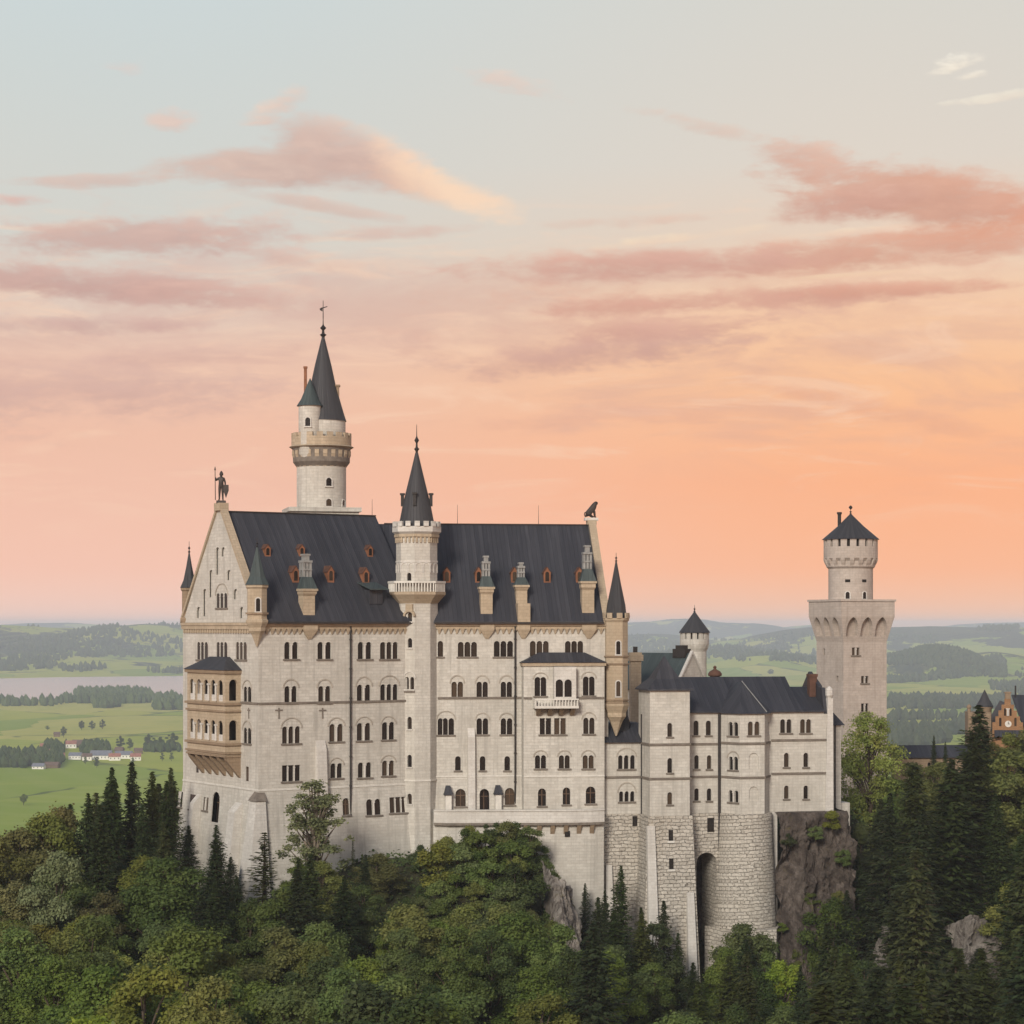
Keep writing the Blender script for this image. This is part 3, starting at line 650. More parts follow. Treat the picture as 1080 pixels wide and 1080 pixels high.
# gable coping
cp = MB()
def coping(F, s0, s1, z0, z1, hw_, e=.45, cap=1.35):
    for sgn in (0, 1):
        A = (lambda t: t) if not sgn else (lambda t: 2 * hw_ - t)
        lo = [F.p(s0, A(-e), z0 - .1), F.p(s1, A(-e), z0 - .1), F.p(s1, A(hw_ - .6), z1 + .3), F.p(s0, A(hw_ - .6), z1 + .3)]
        hi_ = [(x, y, z + .62) for x, y, z in lo]
        cp.hexa(lo, hi_)
    cp.box(F, s0 - .15, s1 + .15, hw_ - cap * .7, hw_ + cap * .7, z1 + .3, z1 + cap)
coping(P, -.25, .8, EAVE, RW + .1, hw); cp.build('gable_coping', 'sand', palace); cp = MB(); coping(Q, LEN - .8, LEN + .25, EAVE, RE + .05, hw, cap=.95)
cp.build('gable_coping', 'sand', palace)
# --- roofs
def gable_roof(mb, F, s0, s1, w0, w1, ze, zr, th=.28):
    wm = (w0 + w1) / 2
    for a in (w0, w1):
        lo = [F.p(s0, a, ze), F.p(s1, a, ze), F.p(s1, wm, zr), F.p(s0, wm, zr)]
        mb.hexa(lo, [(x, y, z + th) for x, y, z in lo])
rf = MB(); gable_roof(rf, P, .8, SB, -.75, WID + .75, EAVE - .15, RW); rw = rf.build('roof', 'slate', palace)
rf = MB(); gable_roof(rf, Q, -7.5, LEN - .8, -.75, WID + .75, EAVE - .15, RE); re_ = rf.build('roof', 'slate', palace)
rg = MB(); rg.box(P, .8, SB, hw - .16, hw + .16, RW + .24, RW + .42); rg.build('ridge_cap', 'metal', palace); rg = MB(); rg.box(Q, -4.5, LEN - .8, hw - .16, hw + .16, RE + .24, RE + .42); rg.build('ridge_cap', 'metal', palace)
gut = MB(); gut.box(P, .8, LW - 1.5, -.95, -.76, EAVE - .22, EAVE + .02); gut.build('gutter', 'pipe', palace)
gut = MB(); gut.box(Q, 1.5, LEN - .8, -.95, -.76, EAVE - .22, EAVE + .02); gut.build('gutter', 'pipe', palace)
def roof_w(z, zr): return -.75 + (hw + .75) * (z - EAVE - .13) / (zr - EAVE + .15)
def on_roof(X, Y, zr):
    P = Q if X > 445 else globals()['P']
    r = Vector(((X - 540) / FPX, 1, (HOR - Y) / FPX)); k_ = (zr - EAVE + .15) / (hw + .75)
    n = (-P.e2 * k_ + Vector((0, 0, 1))); o = Vector(P.p(0, -.75, EAVE + .13)); q = r * (o.dot(n) / r.dot(n)); q0 = q - P.o
    return q0.dot(P.e1), q0.dot(P.e2), q.z
def dormer(X, Y, root, zr, big=True):
    P = Q if X > 445 else globals()['P']
    s_, w_, z_ = on_roof(X, Y, zr); hwid, h = (.50, 2.35) if big else (.44, 1.7)
    d = MB(); wf = w_ - (1.0 if big else .72); zb_ = z_ - h * .55
    pts = [(s_ - hwid, zb_), (s_ + hwid, zb_), (s_ + hwid, zb_ + h * .70), (s_, zb_ + h), (s_ - hwid, zb_ + h * .70)]
    d.hexa([P.p(a, wf, z) for a, z in pts], [P.p(a, w_ + 1.3, z) for a, z in pts])
    o = d.build('dormer', 'rust', root)
    rr = MB()
    for sg in (-1, 1):
        lo = [P.p(s_ + sg * (hwid + .12), wf - .08, zb_ + h * .64), P.p(s_, wf - .08, zb_ + h + .03), P.p(s_, w_ + 1.4, zb_ + h + .03), P.p(s_ + sg * (hwid + .12), w_ + 1.4, zb_ + h * .64)]
        rr.hexa(lo, [(x, y, z + .08) for x, y, z in lo])
    rr.build('dormer_roof', 'rust_dark', o)
    g = MB(); q = light_shape(s_, zb_ + h * .16, zb_ + h * .74, hwid * .55); pl = P.plane(wf - .02)
    g.add([pl.p(a, z) for a, z in q], [tuple(range(len(q)))]); g.build('dormer_window', 'glass', o)
for X, Y in ((280, 580.5), (316, 580.5), (388, 581)): dormer(X, Y, rw, RW, False)
for X, Y in ((308.5, 605.5), (345.5, 605.5), (382.5, 607)): dormer(X, Y, rw, RW)
for X in (470.5, 504, 541.7, 576, 610): dormer(X, 606.5, re_, RE)
# flat topped roof hatch beside the stair tower
s_, w_, z_ = on_roof(395, 634, RW); h_ = MB(); h_.box(P, s_ - 1.0, s_ + 1.0, w_ - .5, w_ + 2, z_ - .4, z_ + 1.6)
ho = h_.build('roof_hatch', 'slate', rw)
h_ = MB(); h_.hexa([P.p(s_ - 1.5, w_ - 1.4, z_ + 1.55), P.p(s_ + 1.5, w_ - 1.4, z_ + 1.55), P.p(s_ + 1.5, w_ + 2.6, z_ + 2.6), P.p(s_ - 1.5, w_ + 2.6, z_ + 2.6)], [P.p(s_ - 1.5, w_ - 1.4, z_ + 1.7), P.p(s_ + 1.5, w_ - 1.4, z_ + 1.7), P.p(s_ + 1.5, w_ + 2.6, z_ + 2.75), P.p(s_ - 1.5, w_ + 2.6, z_ + 2.75)]); h_.build('hatch_roof', 'copper', ho)
# chimney turrets standing at the eaves
def chimney(X, Yb, Yt, Yc, wpx, zr, potw, low=None):
    P = Q if X > 445 else globals()['P']
    s_, w_, _ = on_roof(X, Yb - 2, zr); d = P.p(s_, w_, 0)[1]; k_ = d / FPX
    zb, zt, zc = zpx(Yb, d), zpx(Yt, d), zpx(Yc, d); hw_ = wpx * k_ / 2 / 1.30; zm = zb + (zt - zb) * .72
    m_ = MB(); m_.box(P, s_ - hw_ * .84, s_ + hw_ * .84, w_ - .3, w_ + 1.2, zb - .5, zm)
    m_.hexa([P.p(a, b, zm) for a, b in ((s_ - hw_ * .84, w_ - .3), (s_ + hw_ * .84, w_ - .3), (s_ + hw_ * .84, w_ + 1.2), (s_ - hw_ * .84, w_ + 1.2))], [P.p(a, b, zm + .35) for a, b in ((s_ - hw_, w_ - .55), (s_ + hw_, w_ - .55), (s_ + hw_, w_ + 1.2), (s_ - hw_, w_ + 1.2))])
    m_.box(P, s_ - hw_, s_ + hw_, w_ - .55, w_ + 1.2, zm + .35, zt - .3); m_.box(P, s_ - hw_ - .14, s_ + hw_ + .14, w_ - .7, w_ + 1.2, zt - .3, zt)
    o = m_.build('chimney', 'sand', palace)
    c_ = MB(); zk = zt + (zc - zt) * .34
    c_.hexa([P.p(a, b, zt + .002) for a, b in ((s_ - hw_ - .1, w_ - .6), (s_ + hw_ + .1, w_ - .6), (s_ + hw_ + .1, w_ + 1.1), (s_ - hw_ - .1, w_ + 1.1))], [P.p(a, b, zk) for a, b in ((s_ - hw_ * .6, w_), (s_ + hw_ * .6, w_), (s_ + hw_ * .6, w_ + 1.0), (s_ - hw_ * .6, w_ + 1.0))])
    c_.build('chimney_roof', 'copper', o)
    q = MB(); pw = potw * k_ / 2; zq = zk + (zc - zk) * .62
    for a in (-1, 0, 1):
        for b in (0, 1): q.box(P, s_ + a * pw * .68 - pw * .24, s_ + a * pw * .68 + pw * .24, w_ + .2 + b * .8, w_ + .6 + b * .8, zk, zq)
    q.box(P, s_ - pw, s_ + pw, w_ + .05, w_ + 1.55, zq, zq + .3); q.box(P, s_ - pw * .94, s_ + pw * .94, w_ + .1, w_ + 1.5, zk + (zq - zk) * .45, zk + (zq - zk) * .45 + .22)
    q.box(P, s_ - pw * .5, s_ + pw * .5, w_ + .3, w_ + 1.3, zq + .3, zc - .25); q.box(P, s_ - pw * .68, s_ + pw * .68, w_ + .2, w_ + 1.4, zc - .25, zc)
    q.build('chimney_pot', 'lead', o)
    # bracket under the eaves
    bk = MB(); zt2 = EAVE - .3
    bk.hexa([P.p(s_ - .25, -.15, zt2 - 2.0), P.p(s_ + .25, -.15, zt2 - 2.0), P.p(s_ + .25, .1, zt2 - 2.0), P.p(s_ - .25, .1, zt2 - 2.0)], [P.p(s_ - hw_, -.62, zt2 - .75), P.p(s_ + hw_, -.62, zt2 - .75), P.p(s_ + hw_, .1, zt2 - .75), P.p(s_ - hw_, .1, zt2 - .75)])
    bk.box(P, s_ - hw_, s_ + hw_, -.62, .1, zt2 - .75, zt2 - .05); bk.build('bracket', 'sand', o)
    if low:
        l_ = MB(); l_.box(P, s_ - hw_ * .95, s_ + hw_ * .95, -.98, w_ - .31, EAVE + .03, zb + .2); l_.build('chimney_base', 'sand', o)
chimney(325, 648, 621, 584, 21, RW, 11)
chimney(513, 647, 619, 586, 19.5, RE, 9)
chimney(550, 638, 617, 593, 18, RE, 8, low=True)
chimney(620, 646, 613, 575, 20, RE, 10)
# lightning rods on the ridge
for X, z0, z1 in ((392.5, RW + .4, 18.2), (482.5, RE + .4, 17.6), (568, RE + .4, 17.6)):
    F_ = Q if X > 445 else P; r_ = MB(); a_ = F_.plane(hw).px(X)[0]; r_.tube(F_.p(a_, hw, z0), F_.p(a_, hw, z1), .04, .02, 6); r_.build('lightning_rod', 'metal', palace)
# --- corner turrets
def turret(c, r, z_c0, z_c1, z_top, z_ap, z_fin, mat, rmat, n=8, win=None, over=.3, rot=0.0, crown=False, name='turret'):
    m_ = MB(); m_.lathe(c, [(.12, z_c0), (r * .55, z_c0 + (z_c1 - z_c0) * .45), (r * .85, z_c0 + (z_c1 - z_c0) * .6), (r * .85, z_c0 + (z_c1 - z_c0) * .72), (r + .18, z_c1 - .3), (r + .18, z_c1), (r, z_c1 + .15), (r, z_top - .5), (r + .2, z_top - .3), (r + .2, z_top)], n, rot)
    o = m_.build(name, mat, palace)
    k = MB(); k.lathe(c, [(r + over, z_top + .002), (r * .80, z_top + (z_ap - z_top) * .22), (r * .4, z_top + (z_ap - z_top) * .62), (.1, z_ap)], n, rot); k.build('turret_roof', rmat, o)
    f_ = MB(); finial(f_, c[0], c[1], z_ap - .15, z_fin, .11); f_.build('turret_finial', 'metal', o)
    if crown:
        q = MB(); merlons(q, c, r + .25, z_top, z_top + .75, 8, .3, .55); q.build('turret_battlement', mat, o)
    return o
tc_ = P.xy(-.2, .0); d0 = tc_[1]
tur = turret(tc_, 1.38, zpx(682, d0), zpx(654, d0), zpx(617, d0), zpx(577, d0), zpx(567, d0), 'sand', 'copper', rot=P.a)
round_win(palace, tc_, 1.28, P.a - math.pi / 2 - .35, zpx(645, d0), zpx(631, d0), .28, 'turret_window')
pbx = MB(); pbx.lathe(tc_, [(1.62, zpx(648, d0)), (1.62, zpx(646, d0))], 8, P.a); pbx.build('turret_band', 'sand_dark', tur)
tn = P.xy(.9, WID - .1); d1 = tn[1]
turret(tn, 1.08, zpx(684, d1), zpx(652, d1), zpx(620, d1), zpx(583, d1), zpx(571, d1), 'sand_dark', 'spire', rot=P.a)
# south-east turret reaching down the corner
te = Q.xy(27.3, -.2); de = te[1]
te_o = turret(te, 1.68, zpx(776, de), zpx(742, de), zpx(652, de), zpx(592, de), zpx(583, de), 'sand', 'spire', rot=Q.a + R(22.5), crown=True, over=-.15)
q = MB()
for Y in (741, 738, 700, 692): q.lathe(te, [(1.82, zpx(Y + 1.2, de)), (1.86, zpx(Y, de)), (1.7, zpx(Y - .8, de))], 8, Q.a + R(22.5))
q.build('turret_band', 'sand_dark', te_o)
for Y0, Y1 in ((734, 718), (690, 676)):
    round_win(palace, te, 1.56, Q.a - math.pi / 2, zpx(Y0, de), zpx(Y1, de), .3, 'turret_window')
# --- the two storey loggia on the west front
LQ, L0, L1 = 2.3, 5.4, 17.75
LP = P.side(-LQ); LS = Plane(Vector(P.p(0, L0, 0)), P.e1, -P.e2); LN = Plane(Vector(P.p(0, L1, 0)), P.e1, P.e2)
zY = lambda Y: LP.px(237.5, Y)[1]
lg = MB(); holes = []; sh = []
lo_bot, lo_top = zY(797), zY(707)
for Ya, Yb in ((717.5, 740), (760.5, 782)):
    for k in range(5):
        a = L0 + 1.55 + k * (L1 - L0 - 3.1) / 4
        holes.append(light_shape(a, zY(Yb), zY(Ya), .72))
    sh.append(light_shape(-1.1, zY(Yb) + .1, zY(Ya) + .1, .62))
panel(lg, LP, [(L0, lo_bot), (L1, lo_bot), (L1, lo_top), (L0, lo_top)], holes, .22)
panel(lg, LS, [(-LQ, lo_bot), (0, lo_bot), (0, lo_top), (-LQ, lo_top)], sh, .5)
panel(lg, LN, [(-LQ, lo_bot), (0, lo_bot), (0, lo_top), (-LQ, lo_top)], sh, .5)
lgo = lg.build('loggia', 'sand', palace)
lb = MB(); lb.box(P, -LQ + .56, .3, L0 + .56, L1 - .56, zY(783), zY(782.2)); lb.box(P, -LQ + .56, .3, L0 + .56, L1 - .56, zY(742), zY(740.5)); lb.box(P, -.15, .3, L0 + .6, L1 - .6, zY(782), zY(708)); lb.build('loggia_shade_lining', 'dark', lgo)  # floors and back wall near black: shade inside the arches as colour

for Ya, Yb in ((717.5, 740), (760.5, 782)):
    zb_, zt_ = zY(Yb), zY(Ya)
    for k in range(5):
        a = L0 + 1.55 + k * (L1 - L0 - 3.1) / 4
        rail = MB(); rail.box(P, -LQ + .1, -LQ + .3, a - .72, a + .72, zb_, zb_ + .85); rail.build('railing', 'stone_pale', lgo)
    for k in range(4):
        a = L0 + 1.55 + (k + .5) * (L1 - L0 - 3.1) / 4
        col = MB(); col.tube(P.p(-LQ - .14, a, zb_), P.p(-LQ - .14, a, zt_ - .75), .16, .14, 8); col.box(P, -LQ - .3, -LQ, a - .26, a + .26, zt_ - .75, zt_ - .5); col.build('column', 'stone_pale', lgo)
bn = MB()
for Ya, Yb, o_ in ((707, 710.5, .3), (741.5, 744, .3), (749.5, 751.5, .2), (784, 786.5, .3), (793.5, 795.5, .22), (797, 799, .14)):
    bn.box(P, -LQ - o_, 0.02, L0 - o_, L1 + o_, zY(Yb), zY(Ya))
bn.build('loggia_band', 'sand_dark', lgo)
lr = MB(); e = .45; zr_ = zY(707) + .002
lr.hexa([P.p(-LQ - e, L0 - e, zr_), P.p(.02, L0 - e, zr_), P.p(.02, L1 + e, zr_), P.p(-LQ - e, L1 + e, zr_)], [P.p(-.5, L0 + 3.4, zr_ + 1.75), P.p(.02, L0 + 3.4, zr_ + 1.75), P.p(.02, L1 - 3.4, zr_ + 1.75), P.p(-.5, L1 - 3.4, zr_ + 1.75)]); lr.build('loggia_roof', 'slate', lgo)
lk = MB()
for k in range(6):
    a = L0 + .35 + k * (L1 - L0 - .7) / 5
    pr = [(-LQ, zY(799)), (-LQ + .25, zY(803)), (-LQ + 1.1, zY(811)), (-.1, zY(821)), (.1, zY(821)), (.1, zY(799))]
    lk.hexa([P.p(q, a - .35, z) for q, z in pr], [P.p(q, a + .35, z) for q, z in pr])
lk.box(P, -LQ + .1, .1, L0 + .1, L1 - .1, zY(799) , zY(797)); lk.build('loggia_bracket', 'sand_dark', lgo)
# --- buttresses
def buttress(pl, X0, X1, Yt, zb, out, cap=1.2):
    mb = MB()
    a0, z_, _ = pl.px(X0, Yt); a1 = pl.px(X1, Yt)[0]
    lo = [pl.p(a0, zb, -.1), pl.p(a1, zb, -.1), pl.p(a1, zb, out + .5), pl.p(a0, zb, out + .5)]
    mid = [pl.p(a0, z_ - cap, -.1), pl.p(a1, z_ - cap, -.1), pl.p(a1, z_ - cap, out), pl.p(a0, z_ - cap, out)]
    top = [pl.p(a0, z_, -.1), pl.p(a1, z_, -.1), pl.p(a1, z_, .1), pl.p(a0, z_, .1)]
    mb.hexa(lo, mid); mb.hexa(mid, top); mb.build('buttress', 'stone_pale', palace)
buttress(south, 332.5, 342.5, 781, -24.5, .55); buttress(qsouth, 493, 500.5, 768, -29, .6)
buttress(westb, 256, 249, 847, -40, 1.1); buttress(westb, 212.5, 208.5, 838, -40, 1.1)
zt_ = west.px(268, 843)[1]
lo = [P.p(-3.0, -2.6, -40), P.p(.8, -2.6, -40), P.p(.8, 1.9, -40), P.p(-3.0, 1.9, -40)]; hi_ = [P.p(-.62, -.55, zt_), P.p(.8, -.55, zt_), P.p(.8, 1.3, zt_), P.p(-.62, 1.3, zt_)]
bt = MB(); bt.hexa(lo, hi_); bt.build('buttress', 'stone_pale', palace)
bt = MB(); bt.hexa([P.p(-.85, -.75, zt_ - .15), P.p(.9, -.75, zt_ - .15), P.p(.9, 1.5, zt_ - .15), P.p(-.85, 1.5, zt_ - .15)], [P.p(-.02, .0, zt_ + 1.0), P.p(.9, .0, zt_ + 1.0), P.p(.9, 1.2, zt_ + 1.0), P.p(-.02, 1.2, zt_ + 1.0)]); bt.build('buttress_cap', 'band', palace)
# iron tie plates (cross shaped wall anchors)
for pl, X in ((south, 294), (south, 340), (west, 262.7)):
    a, z, _ = pl.px(X, 752); w_ = .16; k = .55 if pl is south else .4
    q = MB(); pbox(q, pl, a - .08, a + .08, z - .75, z + .7, -.02, .1); pbox(q, pl, a - k, a + k, z + .28, z + .46, -.02, .09); q.build('wall_anchor', 'band', palace)
# drain pipes
for pl, X, zb in ((south, 369, -34), (qsouth, 543.2, -27)):
    a = pl.px(X, 700)[0]; q = MB(); q.tube(pl.p(a, zb, .22), pl.p(a, EAVE - .2, .22), .13, n=8)
    for z in np.arange(-30, 0, 4.0): q.tube(pl.p(a, z, .22), pl.p(a, z + .25, .22), .18, n=8)
    q.build('drainpipe', 'pipe', palace)
# small white flues with dark caps on the terrace front
for X in (472, 524.5):
    a = qsouth.px(X, 845)[0]; q = MB(); q.box(Q, a - .42, a + .42, -1.3, -.45, -26.95, -23.6); o = q.build('flue', 'white', palace)
    q = MB(); q.box(Q, a - .62, a + .62, -1.5, -.3, -23.59, -23.4); q.hexa([Q.p(a - .55, -1.45, -23.39), Q.p(a + .55, -1.45, -23.39), Q.p(a + .55, -.3, -23.39), Q.p(a - .55, -.3, -23.39)], [Q.p(a - .3, -.9, -22.3), Q.p(a + .3, -.9, -22.3), Q.p(a + .3, -.3, -22.3), Q.p(a - .3, -.3, -22.3)]); q.build('flue_cap', 'slate', o)

# ================================================================== TERRACE along the front
ter = thing('terrace', 'narrow stone terrace with pale parapet running along the foot of the palace front', 'terrace', Q.p(13, -3, -28))
zt, zd = -25.5, -27.0
path = [(1.2, -2.3), (3, -3.2), (7.5, -3.6), (12.5, -4.0), (16, -4.6), (20, -4.9), (23, -4.7), (24.9, -4.2)]
def strip(mb, pts, t, z0, z1, off=0.0):
    for i in range(len(pts) - 1):
        (a, b_), (c_, d_) = pts[i], pts[i + 1]
        mb.hexa([Q.p(a, b_ + off, z0), Q.p(c_, d_ + off, z0), Q.p(c_, d_ + off + t, z0), Q.p(a, b_ + off + t, z0)], [Q.p(a, b_ + off, z1), Q.p(c_, d_ + off, z1), Q.p(c_, d_ + off + t, z1), Q.p(a, b_ + off + t, z1)])
q = MB()
for i in range(len(path) - 1):
    (a, b_), (c_, d_) = path[i], path[i + 1]; q.hexa([Q.p(a, b_, zd - .6), Q.p(c_, d_, zd - .6), Q.p(c_, .3, zd - .6), Q.p(a, .3, zd - .6)], [Q.p(a, b_, zd), Q.p(c_, d_, zd), Q.p(c_, .3, zd), Q.p(a, .3, zd)])
q.build('deck', 'stone_pale', ter)
q = MB(); strip(q, path, .35, zd + .002, zt - .2, .05); strip(q, path, .6, zt - .2, zt, -.1); q.build('parapet', 'stone_pale', ter)
q = MB(); strip(q, path, .3, zd - .65, zd - .3, -.14); q.build('moulding', 'band', ter)
q = MB(); strip(q, path, 4, -48, zd - .6, .55); q.build('retaining_wall', 'stone', ter)
for s_ in np.arange(12.0, 24.8, 1.85):
    b_ = np.interp(s_, [p[0] for p in path], [p[1] for p in path]); q = MB()
    q.hexa([Q.p(s_ - .3, b_ + .5, zd - 1.9), Q.p(s_ + .3, b_ + .5, zd - 1.9), Q.p(s_ + .3, b_ + .9, zd - 1.9), Q.p(s_ - .3, b_ + .9, zd - 1.9)], [Q.p(s_ - .3, b_ - .05, zd - .66), Q.p(s_ + .3, b_ - .05, zd - .66), Q.p(s_ + .3, b_ + .9, zd - .66), Q.p(s_ - .3, b_ + .9, zd - .66)]); q.build('bracket', 'sand_dark', ter)
pv_ = Q.plane(-4.5); a, z, _ = pv_.px(598.5, 879.5); q = MB(); q.box(Q, a - .35, a + .35, -4.5, -3.9, z - .4, z + .4); q.build('drain_opening', 'dark', ter)

# ================================================================== STAIR TOWER in the front
sc0 = P.plane(1.1).px(439.5)[0]; C = P.xy(sc0, 1.1); d = C[1]
st = thing('stair_tower', 'slim pale stair tower rising mid-front with balustraded balcony, battlements and dark pointed spire', 'tower', (C[0], C[1], -34))
Z = lambda Y: zpx(Y, d - 2.6)
rs = 2.72 / math.cos(R(22.5)); ro = R(20 + 22.5)
def octo(root, C, r, ro, z0, z1, wins, mat='stone', n=8, name='shaft'):
    """polygonal shaft; wins = {facet: [(along, z0, z1, halfwidth, n_lights, arch)]}"""
    mb = MB(); pts = ngon(C, r, n, ro)
    for i in range(n):
        A, B_ = Vector(pts[i] + (0,)), Vector(pts[(i + 1) % n] + (0,)); L = (B_ - A).length; u = (B_ - A) / L; nn = Vector((u.y, -u.x, 0))
        pl = Plane((A + B_) / 2, u, nn); holes = []
        for (a, za, zb, hw_, k, arch) in wins.get(i, ()):
            As = [a] if k == 1 else [a - hw_ * 1.35, a + hw_ * 1.35]; g = MB(); fr = MB()
            for x in As:
                q = light_shape(x, za, zb, hw_); holes.append(q); q = light_shape(x, za - .02, zb + .02, hw_ + .02); g.add([pl.p(s, z, -.3) for s, z in q], [tuple(range(len(q)))])
            o = g.build('window', 'glass', root)
            pbox(fr, pl, As[0] - hw_ - .14, As[-1] + hw_ + .14, za - .2, za - .003, -.05, .14)
            fr.build('window_sill', 'stone_pale', o); fr = MB()
            if arch: arch_ring(fr, pl, a, zb - hw_ * .6, (As[-1] - As[0]) / 2 + hw_ + .12, .18, .1)
            if arch: fr.build('window_frame', 'stone_pale', o)
        panel(mb, pl, [(-L / 2, z0), (L / 2, z0), (L / 2, z1), (-L / 2, z1)], holes, .35)
    mb.add([p + (z1,) for p in pts], [tuple(range(n))])
    return mb.build(name, mat, root)
fi = max(range(8), key=lambda i: -math.sin(ro + math.pi / 8 + i * math.pi / 4 + .18))     # facet looking at the viewer
F8 = fi
octo(st, C, rs, ro, -36, Z(634), {F8: [(.35, Z(655.5), Z(646), .34, 1, False), (.35, Z(683), Z(673), .34, 1, False), (.3, Z(727), Z(714), .3, 2, True), (.3, Z(769), Z(756), .34, 1, False), (.3, Z(809), Z(796), .34, 1, False), (.3, Z(848), Z(837), .34, 1, False)]})
q = MB(); q.lathe(C, [(rs - .05, Z(637)), (rs + .5, Z(632)), (rs + 1.1, Z(627)), (rs + 1.1, Z(624))], 8, ro); q.build('balcony_base', 'sand', st)
q = MB(); r_ = (rs + 1.0)
pts = ngon(C, r_, 8, ro)
for i in range(8):
    A, B_ = Vector(pts[i]), Vector(pts[(i + 1) % 8])
    for k in range(7):
        p_ = A.lerp(B_, (k + .5) / 7); q.tube((p_.x, p_.y, Z(624)), (p_.x, p_.y, Z(615)), .11, n=6)
q.lathe(C, [(r_ - .16, Z(615)), (r_ + .14, Z(615)), (r_ + .14, Z(612.7)), (r_ - .16, Z(612.7))], 8, ro)
q.build('balustrade', 'white', st)
rd = 2.66 / math.cos(R(22.5))
octo(st, C, rd, ro, Z(624), Z(563), {F8: [(.2, Z(613), Z(604), .34, 1, False)]}, name='upper_stage')
q = MB()
for i in range(8):
    an = ro + math.pi / 8 + i * math.pi / 4; nn = Vector((math.cos(an), math.sin(an), 0)); pl = Plane(Vector((C[0], C[1], 0)) + nn * 2.66, Vector((-nn.y, nn.x, 0)), nn)
    for a in (-.56, .56): arch_ring(q, pl, a, Z(597), .4, .15, .08, legs=.9)
    pbox(q, pl, -1.15, 1.15, Z(592) - .1, Z(591), -.02, .06)
q.build('blind_arcade', 'stone_pale', st)
q = MB()
for i in range(8):
    an = ro + math.pi / 8 + i * math.pi / 4; nn = Vector((math.cos(an), math.sin(an), 0)); pl = Plane(Vector((C[0], C[1], 0)) + nn * 2.66, Vector((-nn.y, nn.x, 0)), nn)
    for a in np.linspace(-.9, .9, 4): pbox(q, pl, a - .12, a + .12, Z(572), Z(566), -.02, .2)
    pbox(q, pl, -1.2, 1.2, Z(566), Z(563), -.02, .28)
q.build('corbel_table', 'sand', st)
q = MB(); q.lathe(C, [(rd + .1, Z(563.5)), (rd + .55, Z(560.5)), (rd + .55, Z(555)), (rd + .2, Z(555))], 8, ro); q.lathe(C, [(rd + .4, Z(557)), (rd + .2, Z(555.1))], 8, ro)
merlons(q, C, rd + .5, Z(555), Z(549.5), 16, .35, .55, ro); q.build('battlement', 'stone_pale', st)
q = MB(); q.lathe(C, [(2.62, Z(555.5)), (2.3, Z(545)), (1.95, Z(531)), (.95, Z(500)), (.2, Z(476))], 16); q.build('spire', 'spire', st, smooth=40)
q = MB(); finial(q, C[0], C[1], Z(477), Z(446), .2); q.build('finial', 'metal', st)
for a in (math.pi * .98, -.02, -math.pi / 2 - .1):
    q = MB(); x_, y_ = C[0] + 2.0 * math.cos(a), C[1] + 2.0 * math.sin(a); q.box(Frame(x_, y_, 0), -.22, .22, -.22, .22, Z(533), Z(521)); q.box(Frame(x_, y_, 0), -.34, .34, -.34, .34, Z(521), Z(519)); q.build('spire_chimney', 'metal', st)
# stepped string course round the second floor window
q = MB(); nn_a = ro + math.pi / 8 + F8 * math.pi / 4; nn = Vector((math.cos(nn_a), math.sin(nn_a), 0)); pl = Plane(Vector((C[0], C[1], 0)) + nn * 2.72, Vector((-nn.y, nn.x, 0)), nn)
pbox(q, pl, -1.13, 1.13, Z(730.5), Z(728.3), -.02, .14); q.build('string_course', 'band', st)
q = MB(); q.lathe(C, [(rs - .02, -21.6), (rs + .1, -21.6), (rs + .1, -21.36), (rs - .02, -21.36)], 8, ro); q.build('plinth_band', 'white', st)
# sandstone hood under the balcony
q = MB(); pbox(q, pl, -.2, .9, Z(645), Z(637), -.02, .3); arch_ring(q, pl, .35, Z(650), .62, .3, .35); q.build('window_hood', 'sand', st)

# ================================================================== TALL NORTH TOWER
nt = P.xy(23.1, 26.0); d = nt[1]; Z = lambda Y: zpx(Y, d)
tt = thing('round_tower', 'tallest round tower behind the palace ridge with balcony ring, side turret and slender dark spire', 'tower', (nt[0], nt[1], -34))
k_ = d / FPX; rt = 26 * k_
q = MB(); q.lathe(nt, [(rt, -36), (rt, Z(493))], 40); q.build('shaft', 'stone', tt, smooth=40)
q = MB(); F_ = Frame(nt[0], nt[1], 12); h = 38 * k_ / 1.0
q.box(F_, -h * .93, h * .93, -h * .8, h * .8, -34, Z(541)); q.box(F_, -h, h, -h * .88, h * .88, Z(541), Z(536.5)); q.build('base_platform', 'stone', tt)
q = MB(); q.lathe(nt, [(rt + .02, Z(493)), (rt + .55, Z(488)), (30.3 * k_, Z(477)), (31.0 * k_, Z(473.5))], 40); q.build('corbel_ring', 'band', tt); q = MB(); corbels(q, nt, rt, 31 * k_, Z(493), Z(476), 22, .5); q.build('corbels', 'sand', tt)  # ring behind the corbels kept dark: shade of the gaps put into its colour
q = MB(); rb = 31.6 * k_; q.lathe(nt, [(rb, Z(473.5)), (rb + .35, Z(472)), (rb, Z(470.5)), (rb, Z(462)), (rb - .4, Z(462)), (rb - .4, Z(472))], 40); merlons(q, nt, rb, Z(462), Z(457.5), 18, .4, .6, .1); q.build('balcony', 'sand', tt, smooth=40)
ru = 24 * k_; cu = (nt[0] + .2, nt[1])
q = MB(); q.lathe(cu, [(ru, Z(474)), (ru, Z(443))], 36); q.build('upper_stage', 'stone', tt, smooth=40)
cs = (nt[0] + 0.0, nt[1])
q = MB(); rr_ = 25.5 * k_; q.lathe((nt[0] + .25, nt[1]), [(24.6 * k_, Z(444.5)), (22.4 * k_, Z(438)), (18.6 * k_, Z(425)), (13 * k_, Z(405)), (8.7 * k_, Z(385)), (1.3 * k_, Z(355))], 32); q.build('spire', 'spire', tt, smooth=40)
q = MB(); finial(q, nt[0] + .25, nt[1], Z(357), Z(333), .28); f_ = q.build('finial', 'metal', tt)
